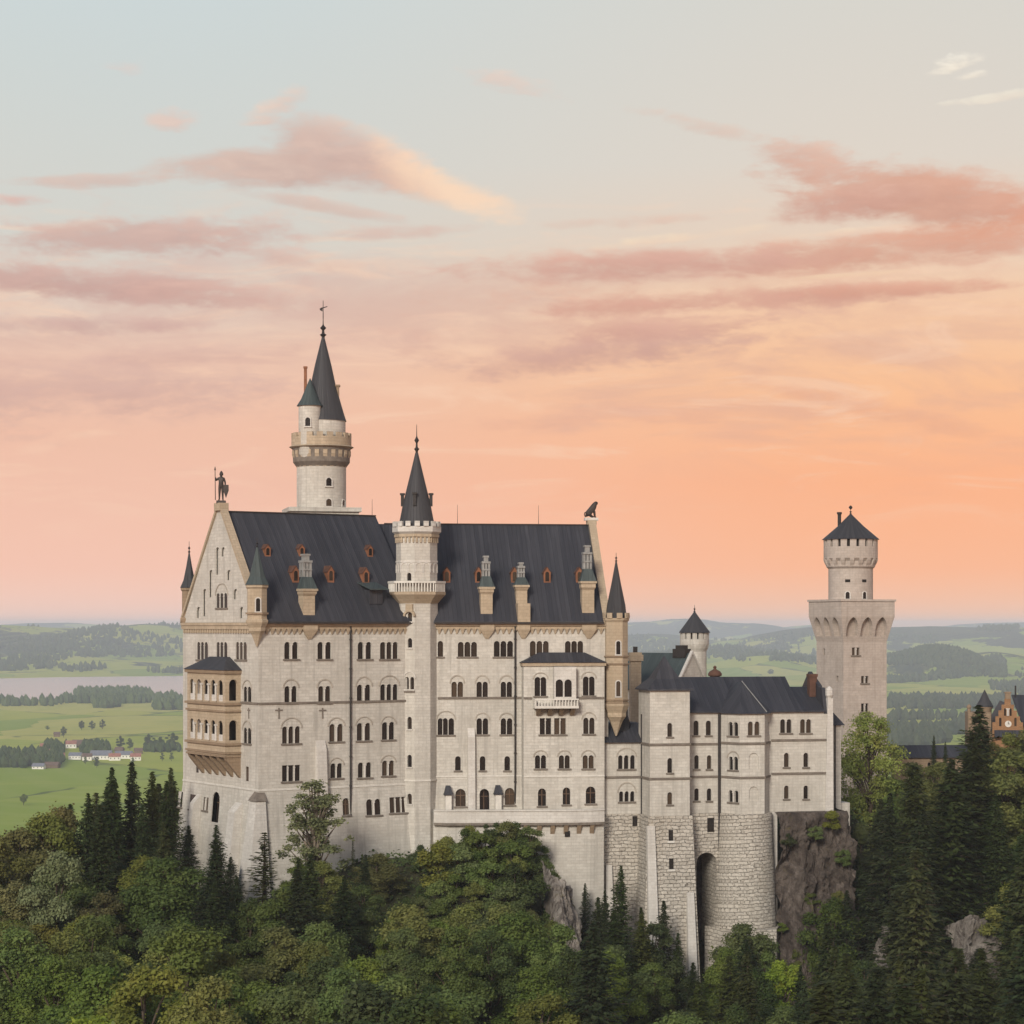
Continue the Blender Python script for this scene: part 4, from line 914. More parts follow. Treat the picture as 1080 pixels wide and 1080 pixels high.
q = MB(); x0, y0 = nt[0] + .25, nt[1]; q.tube((x0, y0, Z(336)), (x0, y0, Z(317)), .07, .04); q.hexa([(x0 - .5, y0 - .05, Z(327)), (x0 - .1, y0 - .05, Z(328.5)), (x0 - .1, y0 - .05, Z(324)), (x0 - .4, y0 - .05, Z(325))], [(x0 - .5, y0 + .05, Z(327)), (x0 - .1, y0 + .05, Z(328.5)), (x0 - .1, y0 + .05, Z(324)), (x0 - .4, y0 + .05, Z(325))]); q.tube((x0 - .5, y0, Z(326)), (x0 + .62, y0, Z(323.2)), .09, .06); q.build('weather_vane', 'metal', f_)
# side turret hugging the upper stage
ang = math.atan2(-.93, -.5); tcx = (nt[0] - 10.5 * k_, nt[1] - 2.4); r2 = 12.0 * k_
q = MB(); q.lathe(tcx, [(.3, Z(499)), (r2 * .55, Z(491)), (r2, Z(480)), (r2, Z(429))], 24); so_ = q.build('side_turret', 'stone', tt, smooth=40)
q = MB(); q.lathe(tcx, [(r2 + .3, Z(430)), (r2 * .8, Z(423)), (.05, Z(401))], 24); q.build('turret_roof', 'copper', so_, smooth=40)
round_win(tt, tcx, r2, -math.pi / 2 - .1, Z(452), Z(443), .38)
for X, z0, z1, w_ in ((322.5, 414, 387, 1.5), (354.5, 424, 406, 3.0)):
    q = MB(); F_ = Frame(nt[0] + (X - 339) * k_, nt[1] + (-.6 if X < 330 else 0), 0); w2 = w_ * k_; q.box(F_, -w2, w2, -w2, w2, Z(z0), Z(z1 + 2)); q.box(F_, -w2 * 1.35, w2 * 1.35, -w2 * 1.35, w2 * 1.35, Z(z1 + 2), Z(z1)); q.build('tower_chimney', 'rust' if X < 330 else 'sand_dark', tt)
round_win(tt, nt, rt, -math.pi / 2 + .38, Z(514), Z(505.5), .42); round_win(tt, nt, rt, -math.pi / 2 + .38, Z(535), Z(527.5), .42); round_win(tt, nt, rt, -math.pi / 2 + 1.15, Z(534), Z(528), .38)
# ================================================================== EAST WING (three storeys on rough masonry)
K = Frame(*at(630, 315), 12.5)
wing = thing('wing', 'lower pale stone wing right of the palace, three storeys on a rough masonry base', 'castle wing', K.p(18, 6, -50))
ZS = -26.55                                    # top of the rough base
KB2 = .055
def string(mb, pl, a0, a1, Ys, X): 
    for Y in Ys:
        z = pl.px(X, Y)[1]; pbox(mb, pl, a0, a1, z - .3, z, -.02, .17)
# --- main wall
K0 = K.plane(0); W = Wall(K0, wing)
aC0, aC1 = K0.px(722)[0], K0.px(876)[0]
for X in (734.2, 747.2): W.win(X, 760, 775.5, 4.8)
for X in (734.7, 748): W.win(X, 796.5, 811, 4.2); W.win(X, 831.5, 844.5, 4.2)
for Xs in ((825.6, 832.2), (846.6, 852.9)): W.win(Xs, 758.5, 773, 4.6)
for X in (829.5, 850): W.win(X, 794, 809, 4.6); W.win(X, 828.5, 842.5, 4.4)
wm = MB()
ze = K0.px(742, 751.5)[1]
W.build(wm, [(aC0, ZS), (aC1, ZS), (aC1, ze), (aC0, ze)])
D_ = 13.0                                     # depth of the wing
aE = aC1
panel(wm, K.side_r(aE), [(0, ZS), (D_, ZS), (D_, ze), (D_ / 2, ze + 4.6), (0, ze)])
wm.build('wall', 'stone', wing)
aD0 = K0.px(759)[0]; aD1 = K0.px(813.5)[0]
for l_, r_, Ys, X in ((K0.px(728)[0], aD0, (783.5, 818), 742), (aD1, aE, (779.3, 814.5), 845)):
    for Y in Ys: sm_ = MB(); string(sm_, K0, l_, r_, (Y,), X); sm_.build('string_course', 'band', wing)
# pale corner pier at the right end
q = MB(); q.hexa([K.p(aE - .9, -.25, ZS - 1), K.p(aE + .35, -.25, ZS - 1), K.p(aE + .35, .8, ZS - 1), K.p(aE - .9, .8, ZS - 1)], [K.p(aE - .5, -.2, ze + 1.9), K.p(aE + .3, -.2, ze + 1.9), K.p(aE + .3, .7, ze + 1.9), K.p(aE - .5, .7, ze + 1.9)]); q.lathe(K.xy(aE - .1, .25), [(.3, ze + 1.9), (.55, ze + 2.3), (.55, ze + 3.1), (.35, ze + 3.4), (.1, ze + 3.6)], 8); q.build('corner_pier', 'stone_pale', wing)
# --- main roof: ridge behind, hipped left part
rf = MB(); zr = ze + 4.7
gable_roof(rf, K, aC0 - .5, aE - 4.6, -.45, D_ + .4, ze - .05, zr, .2)
rf.build('roof', 'slate', wing)
rf = MB(); gable_roof(rf, K, aE - 4.59, aE - 1.0, -.44, D_ + .4, ze - .06, ze + 3.2, .2); rf.build('roof', 'slate', wing)
# stepped end gable with small chimney
q = MB(); q.hexa([K.p(aE - 1.0, -.1, ze - .3), K.p(aE - .45, -.1, ze - .3), K.p(aE - .45, 2.2, ze - .3), K.p(aE - 1.0, 2.2, ze - .3)], [K.p(aE - 1.0, 1.0, ze + 3.4), K.p(aE - .45, 1.0, ze + 3.4), K.p(aE - .45, 2.2, ze + 3.4), K.p(aE - 1.0, 2.2, ze + 3.4)])
q.hexa([K.p(aE - 1.0, 2.2, ze), K.p(aE - .45, 2.2, ze), K.p(aE - .45, D_, ze), K.p(aE - 1.0, D_, ze)], [K.p(aE - 1.0, 2.2, ze + 3.6), K.p(aE - .45, 2.2, ze + 3.6), K.p(aE - .45, D_ / 2, ze + 5.6), K.p(aE - 1.0, D_ / 2, ze + 5.6)])
q.build('end_gable', 'slate', wing)
q = MB(); q.box(K, aE - 1.9, aE - .8, 3.4, 4.5, ze + 2, ze + 4.9); q.box(K, aE - 2.0, aE - .7, 3.3, 4.6, ze + 4.9, ze + 5.3); q.build('chimney', 'rust_dark', wing)
# --- block A (left)
wA = 1.2; KA = K.plane(wA); A_ = Wall(KA, wing)
a0, a1 = KA.px(632)[0], KA.px(681)[0]
A_.win((654.4, 660.6, 667.2), 796.5, 811, 4.2, arch=789.5); A_.win((655.2, 661, 667), 834.5, 845.5, 3.8, arch=826)
q = MB(); zA = KA.px(655, 783)[1]
A_.build(q, [(a0, ZS), (a1, ZS), (a1, zA), (a0, zA)])
panel(q, Plane(Vector(K.p(a0, 0, 0)), K.e2, -K.e1), [(wA, ZS), (9, ZS), (9, zA), (wA, zA)])
bA = q.build('side_block', 'stone', wing)
q = MB(); string(q, KA, a0 - .1, a1, (818.5,), 655); q.build('string_course', 'band', bA)
q = MB(); q.hexa([K.p(a0 - .5, wA - .5, zA + .002), K.p(a1 + .1, wA - .5, zA + .002), K.p(a1 + .1, 9, zA + .002), K.p(a0 - .5, 9, zA + .002)], [K.p(a0 + 2.4, wA + 3.6, zA + 2.6), K.p(a1 + .1, wA + 3.6, zA + 2.6), K.p(a1 + .1, 9, zA + 2.6), K.p(a0 + 2.4, 9, zA + 2.6)]); q.build('block_roof', 'slate', bA)
cA = K.xy(KA.px(661.5)[0], wA + 3.2)
q = MB(); q.lathe(cA, [(1.5, zA + .6), (1.25, zA + 2.6), (.8, zA + 4.3), (.05, zA + 5.0)], 10); q.build('turret_roof', 'slate', bA)
# --- square block B with pyramid roof
wB = -3.2; KBp = K.plane(wB); B_ = Wall(KBp, wing)
a0, a1 = KBp.px(685.5)[0], KBp.px(727.5)[0]
for Ya, Yb in ((762.5, 777), (799.5, 815), (835.5, 848.5)): B_.win(706.5, Ya, Yb, 4.6)
q = MB(); zB = KBp.px(706, 727.5)[1]
B_.build(q, [(a0, ZS), (a1, ZS), (a1, zB), (a0, zB)])
for e, n_ in ((a0, -K.e1), (a1, K.e1)):
    panel(q, Plane(Vector(K.p(e, 0, 0)), K.e2, n_), [(wB, ZS), (2.6, ZS), (2.6, zB), (wB, zB)])
panel(q, Plane(Vector(K.p(0, 2.6, 0)), K.e1, K.e2), [(a0, ZS), (a1, ZS), (a1, zB), (a0, zB)])
bB = q.build('tower_block', 'stone', wing)
for Y in (784, 820):
    z = KBp.px(706, Y)[1]; q = MB(); q.box(K, a0 - .17, a1 + .17, wB - .17, 1.0, z - .3, z); q.build('string_course', 'band', bB)
am = (a0 + a1) / 2; wmB = (wB + 2.6) / 2; q = MB()
def sqr(F, a, b_, h, h2=None): h2 = h if h2 is None else h2; return [F.xy(a - h, b_ - h2), F.xy(a + h, b_ - h2), F.xy(a + h, b_ + h2), F.xy(a - h, b_ + h2)]
hB = (a1 - a0) / 2; hW = (2.6 - wB) / 2
q.loft([(sqr(K, am, wmB, hB + .45, hW + .45), zB - .1), (sqr(K, am, wmB, hB + .4, hW + .4), zB + .12), (sqr(K, am, wmB, hB * .62, hW * .62), zB + 1.5), (sqr(K, am, wmB, hB * .28, hW * .28), zB + 3.2), (sqr(K, am, wmB, .05), zB + 4.7)]); q.build('block_roof', 'slate', bB)
# --- half hexagonal bay D
L = 3.65; a_0 = K0.px(760)[0]; hx = [(a_0, 0), (a_0 + L / 2, -L * .866), (a_0 + 1.5 * L, -L * .866), (a_0 + 2 * L, 0)]
def hexwall(mb, pts, z0, z1, wins=None, root=None):
    for i in range(3):
        A, B2 = Vector(K.p(*pts[i], 0)), Vector(K.p(*pts[i + 1], 0)); u = (B2 - A).normalized(); n_ = Vector((u.y, -u.x, 0)); pl = Plane(A, u, n_); ww = Wall(pl, root)
        if wins:
            for wn in wins.get(i, ()):
                if wn[0] == 'blind': ww.blind(mb, *wn[1:])
                else: ww.win(*wn[1][:3], **wn[1][3])
        ww.build(mb, [(0, z0), ((B2 - A).length, z0), ((B2 - A).length, z1), (0, z1)])
q = MB(); zD = ze - .1
wins = {0: [('w', ((774, 779.5), 761, 775.5, dict(wpx=4.0)))] and [('w', ((770.5, 776), 761.5, 776, dict(wpx=4.2))), ('w', ((770.8, 776), 798, 812, dict(wpx=4.0, arch=793))), ('w', ((770.5, 776.5), 833.5, 846, dict(wpx=3.8)))],
        1: [('w', ((791.5, 798.5), 761, 775.5, dict(wpx=4.6))), ('blind', 795, 794, 811.5, 10), ('blind', 795, 829.5, 845, 9.5)],
        2: [('w', (810.9, 761, 775, dict(wpx=1.6, sill=False)))]}
hexwall(q, hx, ZS, zD, wins, wing)
dB = q.build('polygonal_bay', 'stone', wing)
def grow(pts, o): return [(pts[0][0] - o * 1.1, pts[0][1]), (pts[1][0] - o * .6, pts[1][1] - o), (pts[2][0] + o * .6, pts[2][1] - o), (pts[3][0] + o * 1.1, pts[3][1])]
for Y in (783, 819):
    z = zpx(Y, K.p(a_0 + L, -3.2, 0)[1]); q = MB(); q.prism([K.xy(*p) for p in grow(hx, .17)], z - .3, z); q.build('string_course', 'band', dB)
q = MB(); g_ = grow(hx, .45); ap = K.p(a_0 + L, 5.4, zD + 4.4); ap2 = K.p(a_0 + L, 1.6, zD + 4.3)
vs = [K.p(*p, zD + .003) for p in g_] + [K.p(g_[3][0], 5.4, zD + .003), K.p(g_[0][0], 5.4, zD + .003), ap, ap2]
q.add(vs, [(0, 1, 7), (1, 2, 7), (2, 3, 7), (3, 4, 6, 7), (5, 0, 7, 6), (5, 4, 3, 2, 1, 0), (4, 5, 6)]); q.build('bay_roof', 'slate', dB)
q = MB(); q.tube(K.p(a_0 + L * 1.55, -3.6, zD + .25), K.p(a_0 + L, 1.5, zD + 4.5), .07, n=6); q.build('roof_hip', 'lead', dB)
# --- drain pipes
for pl, X, zb in ((K0, 758.2, -50), (KA, 676.8, -46)):
    a = pl.px(X)[0]; q = MB(); q.tube(pl.p(a, zb, .2), pl.p(a, ze - .2, .2), .2, n=8); q.build('drainpipe', 'pipe', wing)
# --- rough bases
zbm = -64
q = MB(); pl = K.plane(wA - .25, (ZS, -.03)); a0A, a1A = KA.px(632)[0] - .2, KA.px(681)[0]
panel(q, pl, [(a0A - .6, zbm), (a1A, zbm), (a1A, ZS), (a0A, ZS)]); panel(q, Plane(Vector(K.p(a0A, 0, 0)), K.e2, -K.e1, (ZS, -.03)), [(wA - 1.1, zbm), (9, zbm), (9, ZS), (wA - .25, ZS)])
q.add([pl.p(a0A, ZS), pl.p(a1A, ZS), K.p(a1A, wA + .4, ZS), K.p(a0A, wA + .4, ZS)], [(0, 1, 2, 3)]); q.build('rough_base', 'rough', wing)
q = MB(); o_ = KB2 * (ZS - zbm); e0, e1_ = a0 - .3, a1 + .3; w0_ = wB - .3
q.loft([([K.xy(e0 - o_, w0_ - o_), K.xy(e1_ + o_ * .6, w0_ - o_), K.xy(e1_ + o_ * .6, 4), K.xy(e0 - o_, 4)], zbm), ([K.xy(e0, w0_), K.xy(e1_, w0_), K.xy(e1_, 4), K.xy(e0, 4)], ZS)]); q.build('rough_base', 'rough', wing)
pl = K.plane(w0_, (ZS, -KB2))
for Y, X in ((881, 707.5), (911, 708)):
    a, z, _ = pl.px(X, Y); q = MB(); pbox(q, pl, a - .32, a + .32, z - .75, z + .75, -.3, .03); o = q.build('window', 'dark', wing); q = MB(); pbox(q, pl, a - .5, a + .5, z - 1.05, z - .76, -.2, .15); q.build('window_sill', 'white', o)
a, z, _ = K.plane(wA - .25).px(669.5, 866); q = MB(); pbox(q, K.plane(wA - .28), a - .35, a + .35, z - .7, z + .7, -.2, .05); q.build('window', 'dark', wing)
# smooth buttress strips on the rough base
def rib(X0, X1, Yt, pl, out):
    q = MB(); a0_, z_, _ = pl.px(X0, Yt); a1_ = pl.px(X1, Yt)[0]
    q.hexa([pl.p(a0_ - .35, zbm + 4, -.3), pl.p(a1_ + .35, zbm + 4, -.3), pl.p(a1_ + .35, zbm + 4, out + 1.2), pl.p(a0_ - .35, zbm + 4, out + 1.2)], [pl.p(a0_, z_, -.3), pl.p(a1_, z_, -.3), pl.p(a1_, z_, out), pl.p(a0_, z_, out)])
    q.build('buttress', 'stone_pale', wing)
rib(682, 690, 871, pl, .35); rib(724, 731, 941, pl, .45); rib(638, 644.5, 912, K.plane(wA - .3, (ZS, -.03)), .5)
q = MB(); hb = grow(hx, .3); hb2 = grow(hx, .3 + o_ * .75)
arc = lambda r: [K.xy(a_0 + L + r * math.cos(t_), .3 + r * math.sin(t_)) for t_ in np.linspace(math.pi, 2 * math.pi, 19)]
q.loft([(arc(L + .25 + o_ * .75), zbm), (arc(L + .25), ZS)]); q.build('rough_base', 'rough', wing, smooth=40)
q = MB(); z = zpx(985, 311); hb3 = grow(hx, .3 + KB2 * (ZS - z) * .75 + .9)
q.prism([K.xy(hb3[1][0], hb3[1][1]), K.xy(hb3[2][0], hb3[2][1]), K.xy(hb3[3][0], 1), K.xy(hb3[0][0], 1)], zbm, z); q.build('rough_footing', 'rough', wing)
# recessed wall with tall dark archway
q = MB(); pl = K.plane(-.25); aL, aR = pl.px(733.8)[0], pl.px(757)[0]; zt_ = pl.px(745, 899)[1]
a_c = (pl.px(734.5)[0] + pl.px(756)[0]) / 2; hwd = (pl.px(756)[0] - pl.px(734.5)[0]) / 2
panel(q, pl, [(aL - 4, zbm), (aR + 4, zbm), (aR + 4, ZS), (aL - 4, ZS)], [light_shape(a_c, zbm + 1, zt_, hwd)], 7.5); q.build('arch_wall', 'rough', wing)
q = MB(); bp = K.plane(6.9); lp = light_shape(a_c, zbm, zt_ + .3, hwd + .5); q.add([bp.p(x, z) for x, z in lp], [tuple(range(len(lp)))]); q.build('arch_recess', 'rock', wing)
q = MB(); arch_ring(q, pl, a_c, zt_ - hwd, hwd, .4, .06); q.build('arch_moulding', 'rough', wing)
a, z, _ = pl.px(749.5, 870); q = MB(); pbox(q, pl, a - .5, a + .5, z - 1, z + 1, -.3, .02); q.build('window', 'dark', wing)
# pale wall under the right end, beside the cliff
q = MB(); q.box(K, aD1 - .6, aD1 + .9, .02, 2, ZS - 26, ZS); q.build('rough_base', 'stone_pale', wing)
# --- small annex between wing and square tower
an = MB(); aF = K.plane(5)
f0, f1 = aF.px(868)[0], aF.px(887)[0]; zF = aF.px(880, 765)[1]
an.box(K, f0, f1, 5, 12, -31, zF); ao = an.build('annex', 'stone', wing)
q = MB(); q.hexa([K.p(f0, 4.6, zF + .002), K.p(f1 + .5, 4.6, zF + .002), K.p(f1 + .5, 12, zF + .002), K.p(f0, 12, zF + .002)], [K.p(f0, 6.5, zF + 2.4), K.p(f1 - 1.2, 6.5, zF + 2.4), K.p(f1 - 1.2, 12, zF + 2.4), K.p(f0, 12, zF + 2.4)]); q.build('annex_roof', 'slate', ao)
q = MB(); a = aF.px(880.5)[0]; q.tube(aF.p(a, -30, .12), aF.p(a, zF, .12), .09, n=6); q.build('drainpipe', 'pipe', ao)
q = MB(); q.box(K, f0 - .5, f1 + 1.6, 5.6, 9, -31, -25.9); q.build('forecourt_wall', 'stone', wing)
# round chimney behind the wing roof
cx, cy = at(754, 337); q = MB(); q.lathe((cx, cy), [(.75, -16), (.75, zpx(713.5, 337)), (1.05, zpx(712.5, 337)), (1.05, zpx(710.5, 337)), (.8, zpx(708, 337)), (.25, zpx(706, 337)), (.2, zpx(704.5, 337)), (.3, zpx(703.5, 337)), (.05, zpx(702, 337))], 12); q.build('chimney', 'rust_dark', wing, smooth=40)

# ================================================================== SQUARE TOWER
TQ = Frame(*at(889.5, 370), 23.7); Lq = 8.4; d = 370
sq = thing('square_tower', 'massive square tower at the right with flared arcaded top and round battlemented turret', 'tower', TQ.p(4, 4, -30))
Z = lambda Y: zpx(Y, d)
faces = [TQ.plane(0), TQ.side(0), Plane(Vector(TQ.p(0, Lq, 0)), TQ.e1, TQ.e2), TQ.side_r(Lq)]
zf0, zf1, zt0 = Z(677), Z(650), Z(632)
OUT = .95
sh_ = MB()
W0, W1_ = Wall(faces[0], sq), Wall(faces[1], sq)
for Xs, Ya, Yb in (((900.3, 905), 683, 691), ((910, 914.3), 713, 720.5), ((910, 914.3), 742, 750.5)): W0.win(Xs, Ya, Yb, 3.0, kind='rect')
for X, Ya, Yb in ((869, 684, 691), (883, 713, 719.5)): W1_.win(X, Ya, Yb, 1.8, kind='rect', sill=False)
for i, w_ in enumerate((W0, W1_, Wall(faces[2], sq), Wall(faces[3], sq))): w_.build(sh_, [(0, -40), (Lq, -40), (Lq, zf0), (0, zf0)])
sh_.build('shaft', 'stone_tower', sq)
fl = MB(); kt = OUT / (zf1 - zf0)
for i, f in enumerate(faces):
    tp = Plane(f.o, f.u, f.n, (zf0, kt)); nh = 3; hs_ = []
    for k in range(nh):
        a = Lq * (k + .5) / nh; hs_.append(light_shape(a, zf0 + .9, zf1 - .12, 1.08, 'point'))
    panel(fl, tp, [(0, zf0), (Lq, zf0), (Lq + OUT, zf1), (-OUT, zf1)], hs_, 1.0, True)
fl.build('arcade', 'stone_tower', sq)
q = MB(); q.box(TQ, -OUT, Lq + OUT, -OUT, Lq + OUT, zf1, zt0 - .35); q.box(TQ, -OUT - .18, Lq + OUT + .18, -OUT - .18, Lq + OUT + .18, zt0 - .35, zt0); q.build('parapet', 'stone_tower', sq)
cq = TQ.xy(Lq / 2 - .15, Lq / 2); k_ = cq[1] / FPX; Z2 = lambda Y: zpx(Y, cq[1])
rc = 23.3 * k_; rk = 28.3 * k_
q = MB(); q.lathe(cq, [(rc, zt0 - .3), (rc, Z2(597))], 32); tu = q.build('turret', 'stone_tower', sq, smooth=40)
q = MB(); q.lathe(cq, [(rc, Z2(600)), (rc + .35, Z2(598)), (rc + .35, Z2(592)), (rk, Z2(589)), (rk, Z2(577)), (rk - .4, Z2(577)), (rk - .4, Z2(590))], 32); corbels(q, cq, rc + .2, rk + .02, Z2(598), Z2(588.5), 18, .45); q.build('turret_corbels', 'stone_tower', tu)
q = MB(); merlons(q, cq, rk, Z2(577), Z2(569), 18, .4, .68); q.build('turret_battlement', 'stone_tower', tu)
q = MB(); q.lathe(cq, [(rk - .45, Z2(578)), (rk - .45, Z2(569))], 24); q.build('turret_core', 'dark', tu)
q = MB(); q.lathe(cq, [(rk + .3, Z2(569.2)), (rk * .5, Z2(555.5)), (.1, Z2(542))], 32); q.build('turret_roof', 'spire', tu, smooth=40)
q = MB(); finial(q, cq[0], cq[1], Z2(543), Z2(536), .14); q.lathe(cq, [(.05, Z2(537.5)), (.28, Z2(536)), (.32, Z2(535)), (.2, Z2(533.8)), (.02, Z2(533))], 10); q.build('turret_finial', 'metal', tu)
q = MB(); cc = (cq[0] - 11.4 * k_, cq[1] + .5); q.lathe(cc, [(.3, Z2(562)), (.3, Z2(542.5)), (.42, Z2(542)), (.42, Z2(540)), (.25, Z2(540))], 10); q.build('turret_chimney', 'metal', tu)
for an_ in (-math.pi / 2 - .28, -math.pi / 2 + .5):
    round_win(sq, cq, rc, an_, zt0 + .1, Z2(624.5), .34); 
for an_ in (-math.pi / 2 - .28, -math.pi / 2 + .5):
    n = Vector((math.cos(an_), math.sin(an_), 0)); pl = Plane(Vector((cq[0], cq[1], 0)) + n * rc, Vector((-n.y, n.x, 0)), n); q = MB(); pbox(q, pl, -.42, .42, Z2(614.5), Z2(611.5), -.3, .03); q.build('slit', 'dark', tu)

# ================================================================== HOUSE WITH GREEN ROOF AND ROUND TOWER IN THE COURTYARD
d = 374
HF = Frame(*at(713, d), 220 - 180 - 80)        # long side runs back to the left, gable faces right
ho = thing('courtyard_house', 'stone courtyard house with green copper roof and pale gable, seen behind the square block', 'house', HF.p(-7, 5, -28))
gh = 4.6; zE, zR = zpx(728, d), zpx(690, d + 4); Lh = 15.5
q = MB()
panel(q, HF.side_r(0), [(0, -30), (2 * gh, -30), (2 * gh, zE), (gh, zR), (0, zE)])
hwl = Wall(HF.plane(0), ho)
for k in range(7): 
    X = 661 + k * 4.2; hwl.win(X, 742, 757, 2.0, kind='rect', sill=False)
hwl.build(q, [(-Lh, -30), (0, -30), (0, zE), (-Lh, zE)])
panel(q, HF.side(-Lh), [(0, -30), (2 * gh, -30), (2 * gh, zE), (gh, zR), (0, zE)])
q.build('wall', 'stone', ho)
q = MB(); gable_roof(q, HF, -Lh - .3, -.35, -.5, 2 * gh + .5, zE - .1, zR, .2); q.build('roof', 'copper', ho)
q = MB()
for sg in (0, 1):
    A = (lambda t: t) if not sg else (lambda t: 2 * gh - t)
    lo = [HF.p(-.34, A(-.4), zE - .3), HF.p(.2, A(-.4), zE - .3), HF.p(.2, A(gh), zR + .1), HF.p(-.34, A(gh), zR + .1)]; q.hexa(lo, [(x, y, z + .5) for x, y, z in lo])
q.build('gable_coping', 'stone_pale', ho)
q = MB(); q.box(HF, -.9, -3.4, gh - .9, gh + .9, zR - .6, zR + .9); q.box(HF, -1.3, -3.0, gh - .6, gh + .6, zR + .9, zR + 1.5); q.build('ridge_vent', 'metal', ho)
fc = Frame(*at(670, 372), 10); Zc = lambda Y: zpx(Y, 372)
q = MB(); q.box(fc, -.85, .85, -.7, .7, -26, Zc(697)); q.box(fc, -1.15, 1.15, -1, 1, Zc(697), Zc(690.5)); q.box(fc, -.95, .95, -.8, .8, Zc(690.5), Zc(688)); o = q.build('chimney', 'sand', ho)
q = MB(); q.box(fc, -.32, .32, -.3, .3, Zc(688), Zc(682)); q.build('chimney_pot', 'metal', o)
rc_ = at(732.5, 394); Z = lambda Y: zpx(Y, 394); k_ = 394 / FPX
rt_ = thing('round_watchtower', 'short round tower with battlements and dark conical roof behind the green roofed house', 'tower', (rc_[0], rc_[1], -28))
q = MB(); r1 = 12.6 * k_; r2 = 15.3 * k_; q.lathe(rc_, [(r1 * 1.04, -30), (r1, Z(682))], 28); q.build('shaft', 'stone', rt_, smooth=40)
q = MB(); q.lathe(rc_, [(r1, Z(687)), (r1 + .2, Z(684)), (r2, Z(679)), (r2, Z(674)), (r2 - .35, Z(674)), (r2 - .35, Z(678))], 28); corbels(q, rc_, r1, r2, Z(686), Z(678), 16, .45); q.build('corbel_ring', 'stone', rt_)
q = MB(); merlons(q, rc_, r2, Z(674), Z(667), 14, .35, .7); q.build('battlement', 'stone', rt_)
q = MB(); q.lathe(rc_, [(r2 - .4, Z(676)), (r2 - .4, Z(667))], 20); q.build('core', 'dark', rt_)
q = MB(); q.lathe(rc_, [(r2 + .25, Z(667.3)), (r2 * .5, Z(655)), (.08, Z(645))], 28); q.build('roof', 'spire', rt_, smooth=40)
q = MB(); finial(q, rc_[0], rc_[1], Z(646), Z(638), .13); q.build('finial', 'metal', rt_)

# ================================================================== GATEHOUSE
d = 432; GF = Frame(*at(1047, d), -6); Z = lambda Y: zpx(Y, d)
gt = thing('gatehouse', 'orange brick gatehouse at the far right edge with stepped gable, clock and dark turret', 'gatehouse', GF.p(3, 5, -30))
g1 = GF.plane(0).px(1079)[0]; gm = g1 / 2; zt0, ztop = Z(768), Z(737)
prof = [(0, -32), (g1, -32), (g1, zt0)]; ns = 5; left_ = [(0, zt0)]
for k in range(ns):
    x0 = gm * k / ns; x1 = gm * (k + 1) / ns; z = zt0 + (ztop - zt0) * (k + 1) / ns
    left_ += [(x0 + .0 if k else 0, z)] if False else []
st_l, st_r = [], []
for k in range(ns):
    zA_ = zt0 + (ztop - zt0) * k / ns; zB_ = zt0 + (ztop - zt0) * (k + 1) / ns; xo = (gm - .55) * k / (ns - 1) if k < ns - 1 else gm - .55
    st_l += [(xo, zA_), (xo, zB_)]; st_r += [(g1 - xo, zA_), (g1 - xo, zB_)]
outer = [(0, -32), (g1, -32)] + st_r + list(reversed(st_l))
# remove duplicates
oo = [outer[0]]
for p_ in outer[1:]:
    if abs(p_[0] - oo[-1][0]) + abs(p_[1] - oo[-1][1]) > 1e-4: oo.append(p_)
q = MB(); gp = GF.plane(0); wl_ = Wall(gp, gt)
for X in (1055, 1071): wl_.win(X, 757, 766, 2.2, kind='round', sill=False)
wl_.win((1060, 1066), 747, 755, 1.8, sill=False)
wl_.build(q, oo, .4); panel(q, Plane(Vector(GF.p(0, .8, 0)), GF.e1, GF.e2), oo)
q.build('gable_wall', 'brick', gt)
q = MB(); q.box(GF, .05, g1 - .05, .85, 14, -32, zt0 - .6); q.build('side_wall', 'sand', gt)
q = MB(); gable_roof(q, GF, .9, .91, 0, 1, 0, 1) if False else None
lo = [GF.p(-.2, .85, zt0 - .6), GF.p(gm, .85, ztop - 1.0), GF.p(gm, 14, ztop - 1.0), GF.p(-.2, 14, zt0 - .6)]; q.hexa(lo, [(x, y, z + .2) for x, y, z in lo])
lo = [GF.p(g1 + .2, .85, zt0 - .6), GF.p(gm, .85, ztop - 1.0), GF.p(gm, 14, ztop - 1.0), GF.p(g1 + .2, 14, zt0 - .6)]; q.hexa(lo, [(x, y, z + .2) for x, y, z in lo]); q.build('roof', 'slate', gt)
q = MB(); q.box(GF, gm - .5, gm + .5, -.15, .95, ztop, Z(729.5)); q.box(GF, gm - .65, gm + .65, -.3, 1.1, Z(731), Z(730)); q.build('chimney', 'sand_dark', gt)
q = MB(); cx_, cz_, _ = gp.px(1063.3, 763.5); n = 20
ring = [(cx_ + .62 * math.cos(2 * math.pi * i / n), cz_ + .62 * math.sin(2 * math.pi * i / n)) for i in range(n)]; q.hexa([gp.p(x, z, -.05) for x, z in ring], [gp.p(x, z, .12) for x, z in ring]); o = q.build('clock', 'white', gt)
q = MB(); pbox(q, gp, cx_ - .05, cx_ + .05, cz_ - .05, cz_ + .45, .125, .16); pbox(q, gp, cx_ - .04, cx_ + .32, cz_ - .05, cz_ + .04, .125, .16); q.build('clock_hand', 'metal', o)
q = MB(); z = Z(770); q.hexa([GF.p(.3, -1.4, Z(777)), GF.p(g1 - .6, -1.4, Z(777)), GF.p(g1 - .6, 0, Z(777)), GF.p(.3, 0, Z(777))], [GF.p(.3, -.2, z), GF.p(g1 - .6, -.2, z), GF.p(g1 - .6, 0, z), GF.p(.3, 0, z)]); q.build('porch_roof', 'slate', gt)
rr = at(1038.5, d + 4); q = MB(); q.lathe(rr, [(1.35, -32), (1.35, Z(749)), (1.6, Z(747)), (1.6, Z(745.5))], 16); o = q.build('turret', 'sand_dark', gt, smooth=40)
